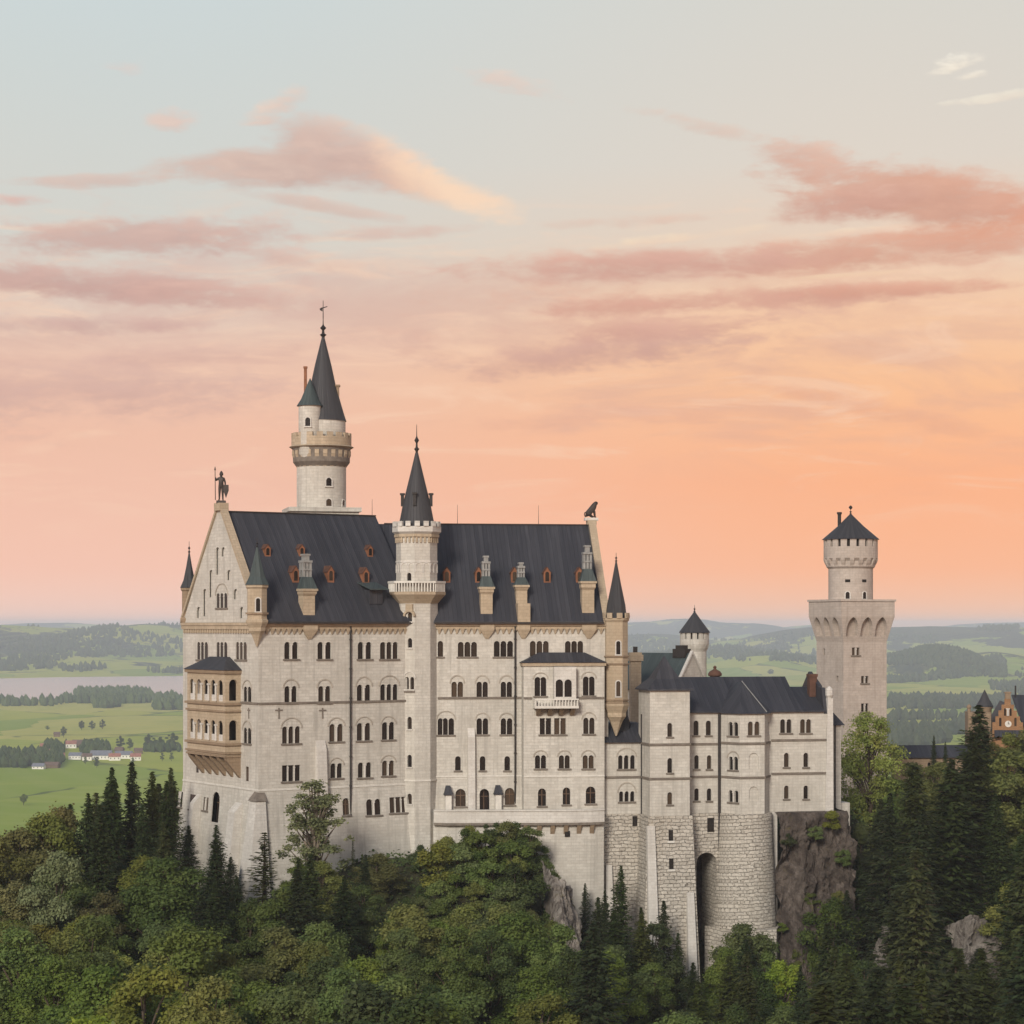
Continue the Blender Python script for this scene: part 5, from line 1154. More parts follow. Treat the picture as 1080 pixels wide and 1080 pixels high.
q = MB(); q.lathe(rr, [(1.75, Z(746)), (.9, Z(738)), (.05, Z(728))], 16); q.build('turret_roof', 'spire', o, smooth=40)
rr = at(1022, d + 4); q = MB(); q.lathe(rr, [(.32, -32), (.32, Z(748)), (.5, Z(747)), (.4, Z(745)), (.08, Z(743.5))], 10); q.build('pinnacle', 'sand_dark', gt)
q = MB(); q.box(GF, -4.4, -.02, 2.5, 9, -32, Z(752)); q.build('side_range', 'sand_dark', gt)
rr = at(1071, d + 6); q = MB(); q.tube((rr[0], rr[1], Z(745)), (rr[0], rr[1], Z(724)), .16, n=8); q.build('flue', 'metal', gt)
# right hand block with dark roof
g2 = GF.plane(1.5).px(1110)[0]; q = MB(); q.box(GF, g1 + .02, g2, 1.5, 13, -32, Z(766)); q.build('side_wall', 'brick', gt)
q = MB(); lo = [GF.p(g1 + .02, 1.0, Z(766.5)), GF.p(g2, 1.0, Z(766.5)), GF.p(g2, 7, Z(735)), GF.p(g1 - 1.4, 7, Z(735))]; q.hexa(lo, [(x, y, z + .2) for x, y, z in lo]); q.build('roof', 'slate', gt)
# low connecting range
d = 408; CF = Frame(*at(940, d), 6); Z = lambda Y: zpx(Y, d)
cn = thing('connecting_range', 'low long range with dark roof linking the square tower to the gatehouse', 'building', CF.p(6, 2, -30)); c1 = CF.plane(0).px(1030)[0]
q = MB(); cw = Wall(CF.plane(0), cn, 'sand_dark')
for X in (958, 966, 980, 994, 1006): cw.win(X, 804, 812, 3, sill=False)
cw.build(q, [(0, -34), (c1, -34), (c1, Z(799)), (0, Z(799))]); q.build('wall', 'sand_dark', cn)
q = MB(); gable_roof(q, CF, -.3, c1 + .3, -.5, 6, Z(799.5), Z(788), .2); q.build('roof', 'slate', cn)

# ================================================================== STATUES
def skin_body(name, verts, edges, radii, mat, parent=None, sub=2, root=0):
    me = bpy.data.meshes.new(name); me.from_pydata(verts, edges, []); o = bpy.data.objects.new(name, me); COL.objects.link(o)
    sk = o.modifiers.new('skin', 'SKIN'); sk.use_smooth_shade = True
    for v, r in zip(me.skin_vertices[0].data, radii): v.radius = (r, r) if not isinstance(r, tuple) else r
    me.skin_vertices[0].data[root].use_root = True
    ss = o.modifiers.new('sub', 'SUBSURF'); ss.levels = ss.render_levels = sub
    dg = bpy.context.evaluated_depsgraph_get(); ev = o.evaluated_get(dg); m2 = bpy.data.meshes.new_from_object(ev)
    bpy.data.objects.remove(o); bpy.data.meshes.remove(me); m2.name = name; m2.materials.clear(); m2.materials.append(M[mat])
    return m2
zP = RW + 1.52
ka = P.p(0.25, hw, zP); KS = Frame(ka[0], ka[1], 0)
kn = thing('knight_statue', 'dark bronze statue of a standing knight with spear and shield on the west gable tip', 'statue', (ka[0], ka[1], zP))
q = MB(); q.box(KS, -.55, .55, -.45, .45, zP - .12, zP + .25); q.build('plinth', 'bronze', kn)
kz = .25
V_ = [(0, 0, 2.05), (0, 0, 2.45), (0.02, 0, 2.95), (0, 0, 3.2), (0.02, 0, 3.45), (0.03, -.02, 3.72), (.18, 0, 1.95), (.2, -.05, 1.15), (.22, .02, kz + .12), (.28, -.22, kz + .06), (-.18, 0, 1.95), (-.2, -.02, 1.15), (-.24, .06, kz + .12), (-.3, -.16, kz + .06),
      (.36, 0, 3.0), (.52, -.05, 2.5), (.55, -.3, 2.15), (-.36, 0, 3.02), (-.62, -.1, 2.75), (-.66, -.28, 3.15)]
E_ = [(0, 1), (1, 2), (2, 3), (3, 4), (4, 5), (0, 6), (6, 7), (7, 8), (8, 9), (0, 10), (10, 11), (11, 12), (12, 13), (2, 14), (14, 15), (15, 16), (2, 17), (17, 18), (18, 19)]
Rr = [.3, .3, .36, .14, .19, .13, .22, .15, .1, .09, .22, .15, .1, .09, .17, .12, .09, .17, .12, .09]
bm_ = skin_body('body', V_, E_, Rr, 'bronze'); bo = link('body', bm_, kn)
q = MB(); q.tube((ka[0] - .68, ka[1] - .3, zP + .3), (ka[0] - .72, ka[1] - .3, zP + 4.15), .055, .045, 8); q.cone((ka[0] - .72, ka[1] - .3), .12, zP + 4.05, zP + 4.5, 6); q.build('spear', 'bronze', kn)
q = MB(); sx = KS; pr = [(.34, zP + 2.2), (.98, zP + 2.2), (1.0, zP + 1.5), (.66, zP + .55), (.32, zP + 1.5)]
q.hexa([KS.p(a, -.48, z) for a, z in pr], [KS.p(a, -.3, z) for a, z in pr]); q.build('shield', 'bronze', kn)
q = MB(); q.lathe((ka[0] + .03, ka[1]), [(.24, zP + 3.42), (.25, zP + 3.6), (.15, zP + 3.85), (.02, zP + 4.0)], 10); q.build('helmet', 'bronze', kn, smooth=50)
zL = RE + 1.08
la = Q.p(LEN - .3, hw, zL); LF = Frame(la[0], la[1], 8)
kn.scale = (1.1, 1.1, 1.1)
ln = thing('lion_statue', 'dark statue of a seated lion on the east gable tip of the palace', 'statue', (la[0], la[1], zL))
q = MB(); q.box(LF, -1.0, 1.0, -.45, .45, zL - .12, zL + .3); q.build('plinth', 'stone_pale', ln)
zz = .3
LV = [(-.55, 0, zz + .5), (-.15, 0, zz + .95), (.3, 0, zz + 1.45), (.5, 0, zz + 1.9), (.72, 0, zz + 2.2), (1.02, 0, zz + 2.08), (.42, .2, zz + 1.1), (.5, .2, zz + .55), (.55, .2, zz + .1), (.75, .2, zz + .06), (.42, -.2, zz + 1.1), (.5, -.2, zz + .55), (.55, -.2, zz + .1), (.75, -.2, zz + .06),
      (-.2, .32, zz + .5), (.05, .34, zz + .2), (.35, .34, zz + .08), (-.2, -.32, zz + .5), (.05, -.34, zz + .2), (.35, -.34, zz + .08), (-.9, 0, zz + .15), (-1.0, .1, zz + .5), (-.85, .12, zz + .85)]
LE = [(0, 1), (1, 2), (2, 3), (3, 4), (4, 5), (2, 6), (6, 7), (7, 8), (8, 9), (2, 10), (10, 11), (11, 12), (12, 13), (0, 14), (14, 15), (15, 16), (0, 17), (17, 18), (18, 19), (0, 20), (20, 21), (21, 22)]
LR = [.42, .42, .42, .40, .36, .2, .18, .14, .11, .1, .18, .14, .11, .1, .26, .16, .1, .26, .16, .1, .09, .07, .1]
ca, sa = math.cos(Q.a), math.sin(Q.a)
lm = skin_body('body', [(x * ca - y * sa, x * sa + y * ca, z) for x, y, z in LV], LE, LR, 'bronze', root=1); link('body', lm, ln)
# ================================================================== VALLEY, LAKE, FAR HILLS
PZ = -190.0
BUMPS = []
def bump_h(X, d, wpx, depth, h): BUMPS.append(((X - 540) / FPX * d, d, wpx / FPX * d, depth, h))
for X, d, wpx, dep, h in ((-20, 11500, 90, 1900, 165), (60, 12500, 80, 1900, 150), (130, 12000, 90, 1900, 160), (210, 12800, 90, 2000, 160), (100, 9600, 160, 700, 45), (330, 12500, 200, 1800, 140),
      (720, 21500, 85, 1800, 250), (800, 20500, 70, 1700, 195), (640, 21500, 80, 1800, 215), (690, 15000, 110, 1500, 120), (860, 13500, 110, 1500, 165), (760, 11000, 90, 1000, 80), (810, 9300, 70, 600, 60),
      (990, 8100, 52, 620, 104), (1050, 8900, 60, 600, 85), (930, 8400, 50, 600, 60), (980, 13500, 110, 1500, 165), (1090, 13200, 110, 1700, 170), (1200, 13000, 140, 1800, 165), (1040, 10800, 120, 700, 60),
      (870, 22000, 160, 1500, 195), (1080, 22500, 180, 1500, 210), (300, 22500, 250, 1500, 190), (60, 22500, 200, 1500, 215), (480, 22500, 160, 1500, 190), (1320, 22000, 200, 1500, 200), (-180, 22000, 200, 1500, 200), (-250, 12500, 180, 1700, 160)):
    bump_h(X, d, wpx, dep, h)
_b = np.array(BUMPS)
def plain_h(x, y):
    g = np.exp(-((x - _b[:, 0]) / _b[:, 2]) ** 2 - ((y - _b[:, 1]) / _b[:, 3]) ** 2) * _b[:, 4]
    h = float((g ** 3).sum() ** (1 / 3))
    n = mnoise.fractal(Vector((x / 1400, y / 2200, 3)), 1, 2, 5)
    k = min(1, h / 60)
    return PZ + h * (1 + .10 * n) + 14 * n * k + (3 * n if y > 4200 else 0) * 0
rs_ = [380 * (25500 / 380) ** (j / 300) for j in range(301)]
sheet('valley_floor', [R(-19 + 38 * i / 300) for i in range(301)], rs_, lambda a, r: (r * math.tan(a), r, plain_h(r * math.tan(a), r)), 'floor')
m, t, b = new_mat('valley_fields'); p = pos(t); x, y, z = sepv(t, p)
wrp = combine(t, x + (noise(t, p, .0022, 3) - .5) * 260, y * .55 + (noise(t, p, .0017, 3) - .5) * 300)
vo = t.nodes.new('ShaderNodeTexVoronoi'); vo.inputs['Scale'].default_value = .0028; t.links.new(wrp.s, vo.inputs['Vector'])
vr, vg, vb = sepv(t, S(t, vo.outputs['Color']))
c = ramp(t, vr, [(0, (0.222, 0.316, 0.033)), (.3, (0.310, 0.370, 0.043)), (.55, (0.392, 0.416, 0.057)), (.8, (0.444, 0.429, 0.073)), (1, (0.500, 0.457, 0.114))])
c = mixc(t, noise(t, combine(t, x, y * .25), .010, 6, .65).step(.4, .75) * .45, c, (0.207, 0.295, 0.031))
c = mixc(t, noise(t, combine(t, x * .25, y), .012, 5, .65).step(.5, .8) * .4, c, (0.500, 0.470, 0.093))
wd = noise(t, combine(t, x, y * .42, 0.0), .0019, 6, .62, .4)
thr = (z.lin(-186, -60, .0, .13) + y.lin(6500, 13000, 0, .06)) + wd
far = (y.step(6300, 7200) * 1.0).m('MAXIMUM', x.step(600, 900) * y.step(3600, 4200) * .9)
c = mixc(t, thr.step(.62, .645) * far, c, mixc(t, noise(t, p, .03, 4), (.020, .034, .016), (.045, .06, .025)))
ve = t.nodes.new('ShaderNodeTexVoronoi'); ve.feature = 'DISTANCE_TO_EDGE'; ve.inputs['Scale'].default_value = .0028; t.links.new(wrp.s, ve.inputs['Vector'])
hed = (1.0 - S(t, ve.outputs['Distance']).step(.006, .02)) * noise(t, p, .006, 3).step(.45, .55)
c = mixc(t, hed * .75, c, (.055, .085, .025))
strp = (vg * 6.3).m('SINE') * x + (vg * 6.3).m('COSINE') * y
c = mixc(t, (strp * .10 + noise(t, p, .01, 3) * 4.0).m('SINE').step(-.4, .9) * vb * .30, c, (.40, .41, .14))
t.links.new(c.s, b.inputs['Base Color']); b.inputs['Roughness'].default_value = 1; b.inputs['Specular IOR Level'].default_value = .05
bpy.data.objects['valley_floor'].data.materials[0] = m; M['fields'] = m
# lake
m, t, b = new_mat('lake_water'); b.inputs['Base Color'].default_value = (.03, .04, .045, 1); b.inputs['Roughness'].default_value = .38; b.inputs['Specular IOR Level'].default_value = .5; b.inputs['IOR'].default_value = 1.33
gl = t.nodes.new('ShaderNodeBsdfGlossy'); gl.inputs['Roughness'].default_value = .2; gl.inputs['Color'].default_value = (.95, .95, .95, 1)
mx = t.nodes.new('ShaderNodeMixShader'); mx.inputs[0].default_value = .85; t.links.new(b.outputs[0], mx.inputs[1]); t.links.new(gl.outputs[0], mx.inputs[2]); t.links.new(mx.outputs[0], t.nodes['Material Output'].inputs[0]); M['water'] = m
shore = [(-160, 744), (-40, 741), (0, 740), (30, 739), (60, 737), (76, 736), (100, 735), (130, 733), (160, 731), (195, 733), (240, 730), (300, 727), (300, 716), (250, 711.5), (195, 708.5), (150, 708.5), (105, 710), (98, 712), (60, 713), (20, 713.5), (-40, 712.5), (-160, 712)]
lv = []
for X, Y in shore:
    d = -(PZ + 1.5) * FPX / (Y - HOR); q = at(X, d); lv.append((q[0], q[1], PZ + 1.5))
me = bpy.data.meshes.new('lake'); 
ov, oe, of, *_ = delaunay_2d_cdt([Vector(q[:2]) for q in lv], [], [list(range(len(lv)))], 1, 1e-4)
me.from_pydata([(q.x, q.y, PZ + 1.5) for q in ov], [], [tuple(f) for f in of]); me.materials.append(M['water']); tag(link('lake', me), kind='structure')
# haze
m = bpy.data.materials.new('haze'); m.use_nodes = True; t = m.node_tree; t.nodes.clear()
pvn = t.nodes.new('ShaderNodeVolumePrincipled'); pvn.inputs['Color'].default_value = (.80, .90, 1.0, 1); pvn.inputs['Density'].default_value = 6.2e-5; pvn.inputs['Anisotropy'].default_value = -.15
HAZE = pvn
om = t.nodes.new('ShaderNodeOutputMaterial'); t.links.new(pvn.outputs[0], om.inputs['Volume'])
hz = MB(); hz.prism([(-9500, -150), (9500, -150), (9500, 25800), (-9500, 25800)], -202, 52); M['haze'] = m
tag(hz.build('haze', 'haze'), kind='stuff')

# ================================================================== LEAF CLOUDS
def quad_mesh(name, cen, nrm, sx, sy, mats, tint, extra=None, roll=None, rs=None):
    """leaf sized faces: centres, normals, half sizes"""
    n = len(cen); rs = rs or np.random.RandomState(1)
    nrm = nrm / (np.linalg.norm(nrm, axis=1, keepdims=True) + 1e-9)
    if roll is None:
        ref = rs.normal(size=(n, 3)); tx = np.cross(nrm, ref)
    else: tx = roll - nrm * (roll * nrm).sum(1, keepdims=True)
    tx /= np.linalg.norm(tx, axis=1, keepdims=True) + 1e-9; ty = np.cross(nrm, tx)
    sx = np.broadcast_to(sx, (n,))[:, None]; sy = np.broadcast_to(sy, (n,))[:, None]
    j = 1 + rs.uniform(-.35, .35, size=(n, 4, 1))
    co = np.stack([cen - tx * sx * j[:, 0], cen - ty * sy * j[:, 1], cen + tx * sx * j[:, 2], cen + ty * sy * j[:, 3]], 1).reshape(-1, 3)
    me = bpy.data.meshes.new(name); me.vertices.add(4 * n); me.vertices.foreach_set('co', co.astype(np.float32).ravel())
    me.loops.add(4 * n); me.loops.foreach_set('vertex_index', np.arange(4 * n, dtype=np.int32))
    me.polygons.add(n); me.polygons.foreach_set('loop_start', np.arange(0, 4 * n, 4, dtype=np.int32)); me.polygons.foreach_set('loop_total', np.full(n, 4, dtype=np.int32))
    me.update(calc_edges=True); me.validate()
    at_ = me.attributes.new('tint', 'FLOAT', 'FACE'); at_.data.foreach_set('value', tint.astype(np.float32))
    me.materials.append(M[mats] if isinstance(mats, str) else mats)
    return me
def tube_mesh(name, segs, mat):
    mb = MB()
    for a, b_, ra, rb in segs: mb.tube(a, b_, ra, rb, 7)
    me = bpy.data.meshes.new(name); me.from_pydata(mb.v, [], mb.f); me.materials.append(M[mat]); me.update(); me.shade_smooth(); return me
def make_broadleaf(seed, H=13.0, Rr=4.2, n=21000, leaf=.138, lobes=26, base=.18, mat='leaf_mid', sparse=1.0, bark='bark', lobe_r=(.20, .36), top=1.0):
    rs = np.random.RandomState(seed); L = []
    for i in range(lobes):
        u = rs.uniform(0, 1); h = base + (1 - base) * (.06 + .90 * u); prof = math.sin(math.pi * min(1, (.10 + .88 * u)) ** (.85 * top)) ** .65
        a = i * 2.39996 + rs.uniform(-.6, .6); rr = Rr * prof * rs.uniform(.2, .95)
        L.append((np.array([rr * math.cos(a), rr * math.sin(a), h * H]), Rr * rs.uniform(*lobe_r) * (.6 + .4 * prof)))
    L.append((np.array([rs.uniform(-.5, .5), rs.uniform(-.5, .5), H * .93]), Rr * .22))
    w_ = np.array([r ** 2 for _, r in L]); w_ /= w_.sum()
    idx = rs.choice(len(L), n, p=w_); cs = np.array([c for c, _ in L])[idx]; rr = np.array([r for _, r in L])[idx]
    d = rs.normal(size=(n, 3)); d /= np.linalg.norm(d, axis=1, keepdims=True); d[:, 2] = np.where(d[:, 2] < -.55, -d[:, 2], d[:, 2])
    # sub-clumps on every lobe
    sub = rs.normal(size=(n, 3)) * .16
    rad = rr * (rs.uniform(.35, 1.0, n) ** .6) * np.where(rs.uniform(size=n) < .16, rs.uniform(1.0, 1.55, n), 1.0)
    wv = 1 + .18 * np.sin(d[:, 0] * 7 + idx) * np.sin(d[:, 1] * 6 + idx * 2.1) + .12 * np.sin(d[:, 2] * 9 + idx)
    cen = cs + d * (rad * wv)[:, None] * np.array([1, 1, .82]) + sub
    nr = d + rs.normal(size=(n, 3)) * .55 + np.array([0, 0, .45])
    s_ = leaf * rs.uniform(.5, 1.4, n)
    lt = rs.uniform(0, 1, len(L)); tint = np.clip(lt[idx] * .55 + rs.uniform(0, .45, n), 0, 1)
    crown = quad_mesh('crown', cen, nr, s_, s_ * .72, mat, tint, rs=rs)
    segs = []; z_ = 0; p = Vector((0, 0, -1.2)); r0 = H * .022
    tp = Vector((rs.uniform(-.4, .4), rs.uniform(-.4, .4), H * .8)); prev = p
    for k in range(1, 6):
        f = k / 5; q = p.lerp(tp, f) + Vector((rs.uniform(-.12, .12), rs.uniform(-.12, .12), 0)); segs.append((prev, q, r0 * (1 - .8 * (k - 1) / 5), r0 * (1 - .8 * f))); prev = q
    for c, r in L[::2]:
        f = min(.85, max(.15, c[2] / H - .16)); q = p.lerp(tp, f); e = Vector(c); mid = q.lerp(e, .55) + Vector((0, 0, .3))
        segs.append((q, mid, r0 * .42 * (1 - f * .5), r0 * .26)); segs.append((mid, e, r0 * .26, r0 * .08))
    return crown, tube_mesh('trunk', segs, bark), H
def make_spruce(seed, H=22.0, Rr=3.4, whorls=60, per=11, sprays=19, mat='needle', base=.06, droop=.35, gap=0.0):
    rs = np.random.RandomState(seed); cen = []; nr = []; rl = []; sx = []; ti = []; segs = [(Vector((0, 0, -1.5)), Vector((0, 0, H * .5)), H * .017, H * .009), (Vector((0, 0, H * .5)), Vector((0, 0, H)), H * .009, .03)]
    for k in range(whorls):
        f = k / (whorls - 1); z = H * (base + (1 - base) * f ** .92); Lb = Rr * (1 - f) ** .82 * (1 + .0 * f) + .18
        a0 = rs.uniform(0, 6.28); np_ = per if f < .85 else 5
        for i in range(np_):
            if rs.uniform() < gap + .10: continue
            a = a0 + 2 * math.pi * i / np_ + rs.uniform(-.25, .25); L = Lb * rs.uniform(.5, 1.25) * (1 + .22 * math.sin(a * 1.0 + seed) + .15 * math.sin(k * .9 + seed * 2)); dr = droop * (1 - f * 1.5) + rs.uniform(-.1, .1); tt_ = rs.uniform(0, 1)
            dv = np.array([math.cos(a), math.sin(a), 0]); pv_ = np.array([-dv[1], dv[0], 0])
            ns = max(3, int(sprays * (.35 + .65 * L / Rr)))
            for s in range(ns):
                g = (s + .6) / ns; g = g ** .75
                spread = .42 * L * (1 - g) * .65 + .16
                c = dv * (L * g) + pv_ * rs.uniform(-1, 1) * spread + np.array([0, 0, z - dr * L * g + .16 * L * g * g + rs.uniform(-.1, .1)])
                cen.append(c); nr.append(np.array([0, 0, 1]) + rs.normal(size=3) * .35 + dv * .25); rl.append(dv + pv_ * rs.uniform(-.7, .7) + np.array([0, 0, -.45])); sx.append(rs.uniform(.17, .38)); ti.append(min(1, tt_ * .4 + rs.uniform(0, .35) + .25 * g))
            if k % 3 == 0 and i % 2 == 0: segs.append((Vector((0, 0, z)), Vector(dv * L * .85 + np.array([0, 0, z - dr * L * .8])), .06, .02))
    cen = np.array(cen); sx = np.array(sx)
    crown = quad_mesh('crown', cen, np.array(nr), sx, sx * .46, mat, np.array(ti), roll=np.array(rl), rs=rs)
    return crown, tube_mesh('trunk', segs, 'bark'), H
PROTO = {
 'broad_mid': [make_broadleaf(1, mat='leaf_mid'), make_broadleaf(2, mat='leaf_mid', Rr=4.6, lobes=30), make_broadleaf(12, mat='leaf_mid', Rr=3.6, H=14)],
 'broad_olive': [make_broadleaf(3, mat='leaf_olive'), make_broadleaf(4, mat='leaf_olive', Rr=4.5, lobes=32), make_broadleaf(14, mat='leaf_olive', Rr=3.7)],
 'broad_dark': [make_broadleaf(5, mat='leaf_dark'), make_broadleaf(15, mat='leaf_dark', Rr=4.4, lobes=30)],
 'broad_bright': [make_broadleaf(6, mat='leaf_bright', Rr=3.8), make_broadleaf(16, mat='leaf_bright', Rr=4.1, lobes=30)],
 'broad_grey': [make_broadleaf(7, mat='leaf_grey', Rr=3.9)],
 'broad_brown': [make_broadleaf(8, mat='leaf_brown', Rr=4.2), make_broadleaf(18, mat='leaf_brown', Rr=3.8)],
 'round_bright': [make_broadleaf(9, H=17, Rr=5.6, mat='leaf_bright', n=26000, lobes=95, base=.02, lobe_r=(.20, .32), top=1.25)],
 'thin': [make_broadleaf(10, H=15, Rr=3.1, n=9000, lobes=90, mat='leaf_thin', leaf=.125, base=.18, bark='bark_pale', lobe_r=(.09, .19))],
 'shrub': [make_broadleaf(11, H=5, Rr=2.9, n=6500, lobes=18, base=.0, mat='leaf_olive', leaf=.135), make_broadleaf(21, H=4.6, Rr=2.7, n=6500, lobes=18, base=.0, mat='leaf_mid', leaf=.135), make_broadleaf(31, H=4.6, Rr=2.9, n=6500, lobes=18, base=.0, mat='leaf_dark', leaf=.135)],
 'spruce': [make_spruce(1), make_spruce(2, Rr=3.0, whorls=64), make_spruce(3, Rr=3.8, whorls=58)],
 'spruce_warm': [make_spruce(4, mat='needle_warm'), make_spruce(5, mat='needle_warm', Rr=3.9)],
 'spruce_thin': [make_spruce(6, mat='needle_warm', Rr=2.6, whorls=36, per=8, gap=.2, droop=.15, sprays=24)],
}
KIND = {'broad_mid': ('broadleaf_tree', 'mid green bushy broadleaf tree', 'tree'), 'broad_olive': ('broadleaf_tree', 'olive green bushy broadleaf tree', 'tree'), 'broad_dark': ('broadleaf_tree', 'dark green bushy broadleaf tree', 'tree'),
 'broad_bright': ('broadleaf_tree', 'fresh bright green broadleaf tree', 'tree'), 'broad_grey': ('broadleaf_tree', 'silvery grey green broadleaf tree', 'tree'), 'broad_brown': ('broadleaf_tree', 'brownish green broadleaf tree', 'tree'),
 'round_bright': ('broadleaf_tree', 'large round yellow green tree', 'tree'), 'thin': ('broadleaf_tree', 'slender loose leaved tree', 'tree'), 'shrub': ('shrub', 'low leafy shrub', 'shrub'),
 'spruce': ('spruce_tree', 'dark pointed spruce', 'tree'), 'spruce_warm': ('spruce_tree', 'warm olive toned pointed spruce', 'tree'), 'spruce_thin': ('spruce_tree', 'thin open spruce', 'tree')}
TREES = []
def plant(kind, x, y, z, H, wide=1.0, label=None, group=None, var=None):
    pr = PROTO[kind]; crown, trunk, H0 = pr[rng.randrange(len(pr)) if var is None else var]
    s_ = H / H0; sw = s_ * wide
    r_ = bpy.data.objects.new(KIND[kind][0], None); COL.objects.link(r_); r_.location = (x, y, z); r_.rotation_euler = (0, 0, rng.uniform(0, 6.28)); r_.scale = (sw, sw, s_); r_.empty_display_size = 1
    OFF[r_] = Vector((x, y, z))
    for nm, me in (('crown', crown), ('trunk', trunk)):
        o = bpy.data.objects.new(nm, me); COL.objects.link(o); o.parent = r_
    r_['category'] = KIND[kind][2]
    r_['group'] = group or ('shrubs on the castle mound' if kind == 'shrub' else 'spruces on the wooded slope' if 'spruce' in kind else 'broadleaf trees on the wooded slope')
    if label: r_['label'] = label
    TREES.append((r_, kind, x, y, z + H, H)); return r_
SKY = [(-60, 900), (0, 880), (30, 866), (60, 853), (78, 845), (92, 838), (118, 812), (140, 806), (160, 816), (185, 812), (192, 855), (215, 868), (240, 890), (252, 925), (272, 950), (292, 918), (310, 905), (345, 895), (360, 870), (375, 895), (395, 892), (420, 890), (450, 895), (466, 884), (482, 874), (540, 868), (560, 872), (578, 880), (588, 915), (600, 940), (635, 945), (655, 945), (665, 958), (690, 962), (703, 956), (722, 990), (738, 1030), (752, 1035), (770, 980), (800, 990), (818, 1012), (838, 1020), (855, 985), (880, 960), (886, 868), (900, 850), (940, 830), (955, 806), (1012, 800), (1022, 770), (1036, 750), (1048, 785), (1062, 785), (1080, 782), (1160, 790)]
sx_, sy_ = zip(*SKY)
sky_line = lambda X: float(np.interp(X, sx_, sy_))
def in_building(x, y, pad=1.5):
    for F, a0, a1, b0_, b1_ in ((P, -2, 27, -1.5, 32), (Q, -2, 29, -1.5, 32), (Q, 0, 25.5, -6, 3), (K, -1, 34, -2, 16), (K, 5, 15, -6, 2), (K, 17, 28, -5, 2), (TQ, -3, 12, -3, 12), (HF, -18, 3, -3, 14), (CF, -1, 16, -1, 8), (GF, -5, 14, -2, 16)):
        v = Vector((x, y, 0)) - F.o; a, b_ = v.dot(F.e1), v.dot(F.e2)
        if a0 - pad < a < a1 + pad and b0_ - pad < b_ < b1_ + pad: return True
    return False
def key(X, Yt, d, kind, wide=1.0, label=None, var=None, dz=0.0, group=None):
    x, y = at(X, d); z = hill(x, y) + dz; H = zpx(Yt, d) - z
    return plant(kind, x, y, z, H, wide, label, group, var)
key(118, 811, 296, 'spruce', 1.05, 'dark spruce left of the palace, second tallest of the pair on the skyline', 0)
key(139, 805, 301, 'spruce', 1.0, 'dark spruce left of the palace, tallest of the group on the skyline', 1)
key(93, 838, 292, 'spruce', 1.0, 'dark spruce at the left end of the spruce group beside the palace', 2)
key(161, 815, 306, 'spruce_warm', 1.1, 'olive toned spruce just right of the tallest spruces, left of the palace')
key(180, 811, 312, 'spruce_warm', .95, 'olive toned spruce standing closest to the west front of the palace')
key(105, 850, 284, 'spruce', 1.1); key(150, 850, 288, 'spruce', 1.0); key(172, 868, 284, 'spruce_warm', 1.0)
key(228, 871, 283, 'spruce', 1.15, 'pointed spruce in front of the battered foot of the west front', 2)
key(279, 879, 286, 'spruce_thin', 2.3, 'thin open spruce in front of the corner buttress of the palace')
key(333, 821, 293, 'thin', 1.5, 'slender loose leaved tree standing alone against the palace south wall')
key(372, 884, 300, 'spruce_thin', .7, 'small thin conifer at the foot of the palace drainpipe')
key(22, 873, 288, 'broad_brown', 1.1, 'brownish tree on the left skyline above the meadow'); key(52, 860, 292, 'broad_olive', 1.0); key(68, 850, 296, 'broad_brown', .9); key(-8, 884, 280, 'broad_brown', 1.1)
key(60, 898, 268, 'broad_grey', .9, 'silvery grey green tree among dark spruces at the left')
key(655, 914, 309, 'spruce', 1.0, 'dark pointed spruce in front of the rough base of the wing', 2); key(638, 940, 306, 'spruce', .95); key(617, 932, 310, 'spruce', 1.0); key(676, 958, 304, 'spruce_warm', 1.0)
key(700, 951, 307, 'spruce_warm', 1.05, 'olive toned spruce in front of the square block of the wing'); key(688, 975, 300, 'broad_dark', 1.0); key(715, 985, 303, 'spruce', 1.0)
key(783, 975, 306, 'broad_mid', 1.1, 'mid green tree in front of the polygonal bay base'); key(765, 1000, 300, 'broad_mid', .9); key(806, 992, 306, 'broad_mid', .9)
key(826, 1012, 290, 'broad_bright', 1.1, 'fresh bright green tree below the rock cliff')
key(918, 751, 352, 'round_bright', .95, 'large round yellow green tree in front of the square tower')
key(1033, 745, 343, 'spruce', 1.75, 'tallest dark spruce at the right, in front of the gatehouse', 2)
key(1060, 790, 338, 'broad_olive', 1.2, 'tall olive broadleaf tree right of the tallest spruce'); key(1080, 783, 345, 'spruce_warm', 1.5); key(1008, 812, 345, 'spruce', 1.5); key(990, 806, 350, 'broad_olive', 1.2); key(964, 806, 354, 'broad_olive', 1.2); key(946, 822, 350, 'broad_mid', 1.1); key(1050, 838, 326, 'spruce', 1.4); key(1018, 850, 328, 'spruce_warm', 1.4)
key(908, 868, 336, 'broad_mid', 1.2); key(932, 860, 338, 'spruce', 1.4); key(957, 862, 338, 'spruce_warm', 1.4); key(982, 860, 336, 'spruce', 1.4); key(888, 892, 324, 'spruce_warm', 1.1); key(905, 905, 324, 'spruce', 1.4); key(940, 915, 320, 'spruce', 1.4); key(975, 910, 320, 'spruce_warm', 1.4); key(1002, 905, 322, 'spruce', 1.4); key(876, 950, 316, 'broad_dark', 1.0); key(868, 985, 312, 'spruce_warm', 1.0); key(893, 940, 316, 'spruce', 1.2)
key(1066, 774, 385, 'broad_olive', 1.0, 'olive tree directly below the gatehouse clock'); key(1047, 782, 380, 'broad_brown', .9, 'brownish tree below the left foot of the gatehouse gable'); key(1085, 768, 384, 'broad_olive', 1.0); key(1026, 785, 378, 'broad_dark', .8)
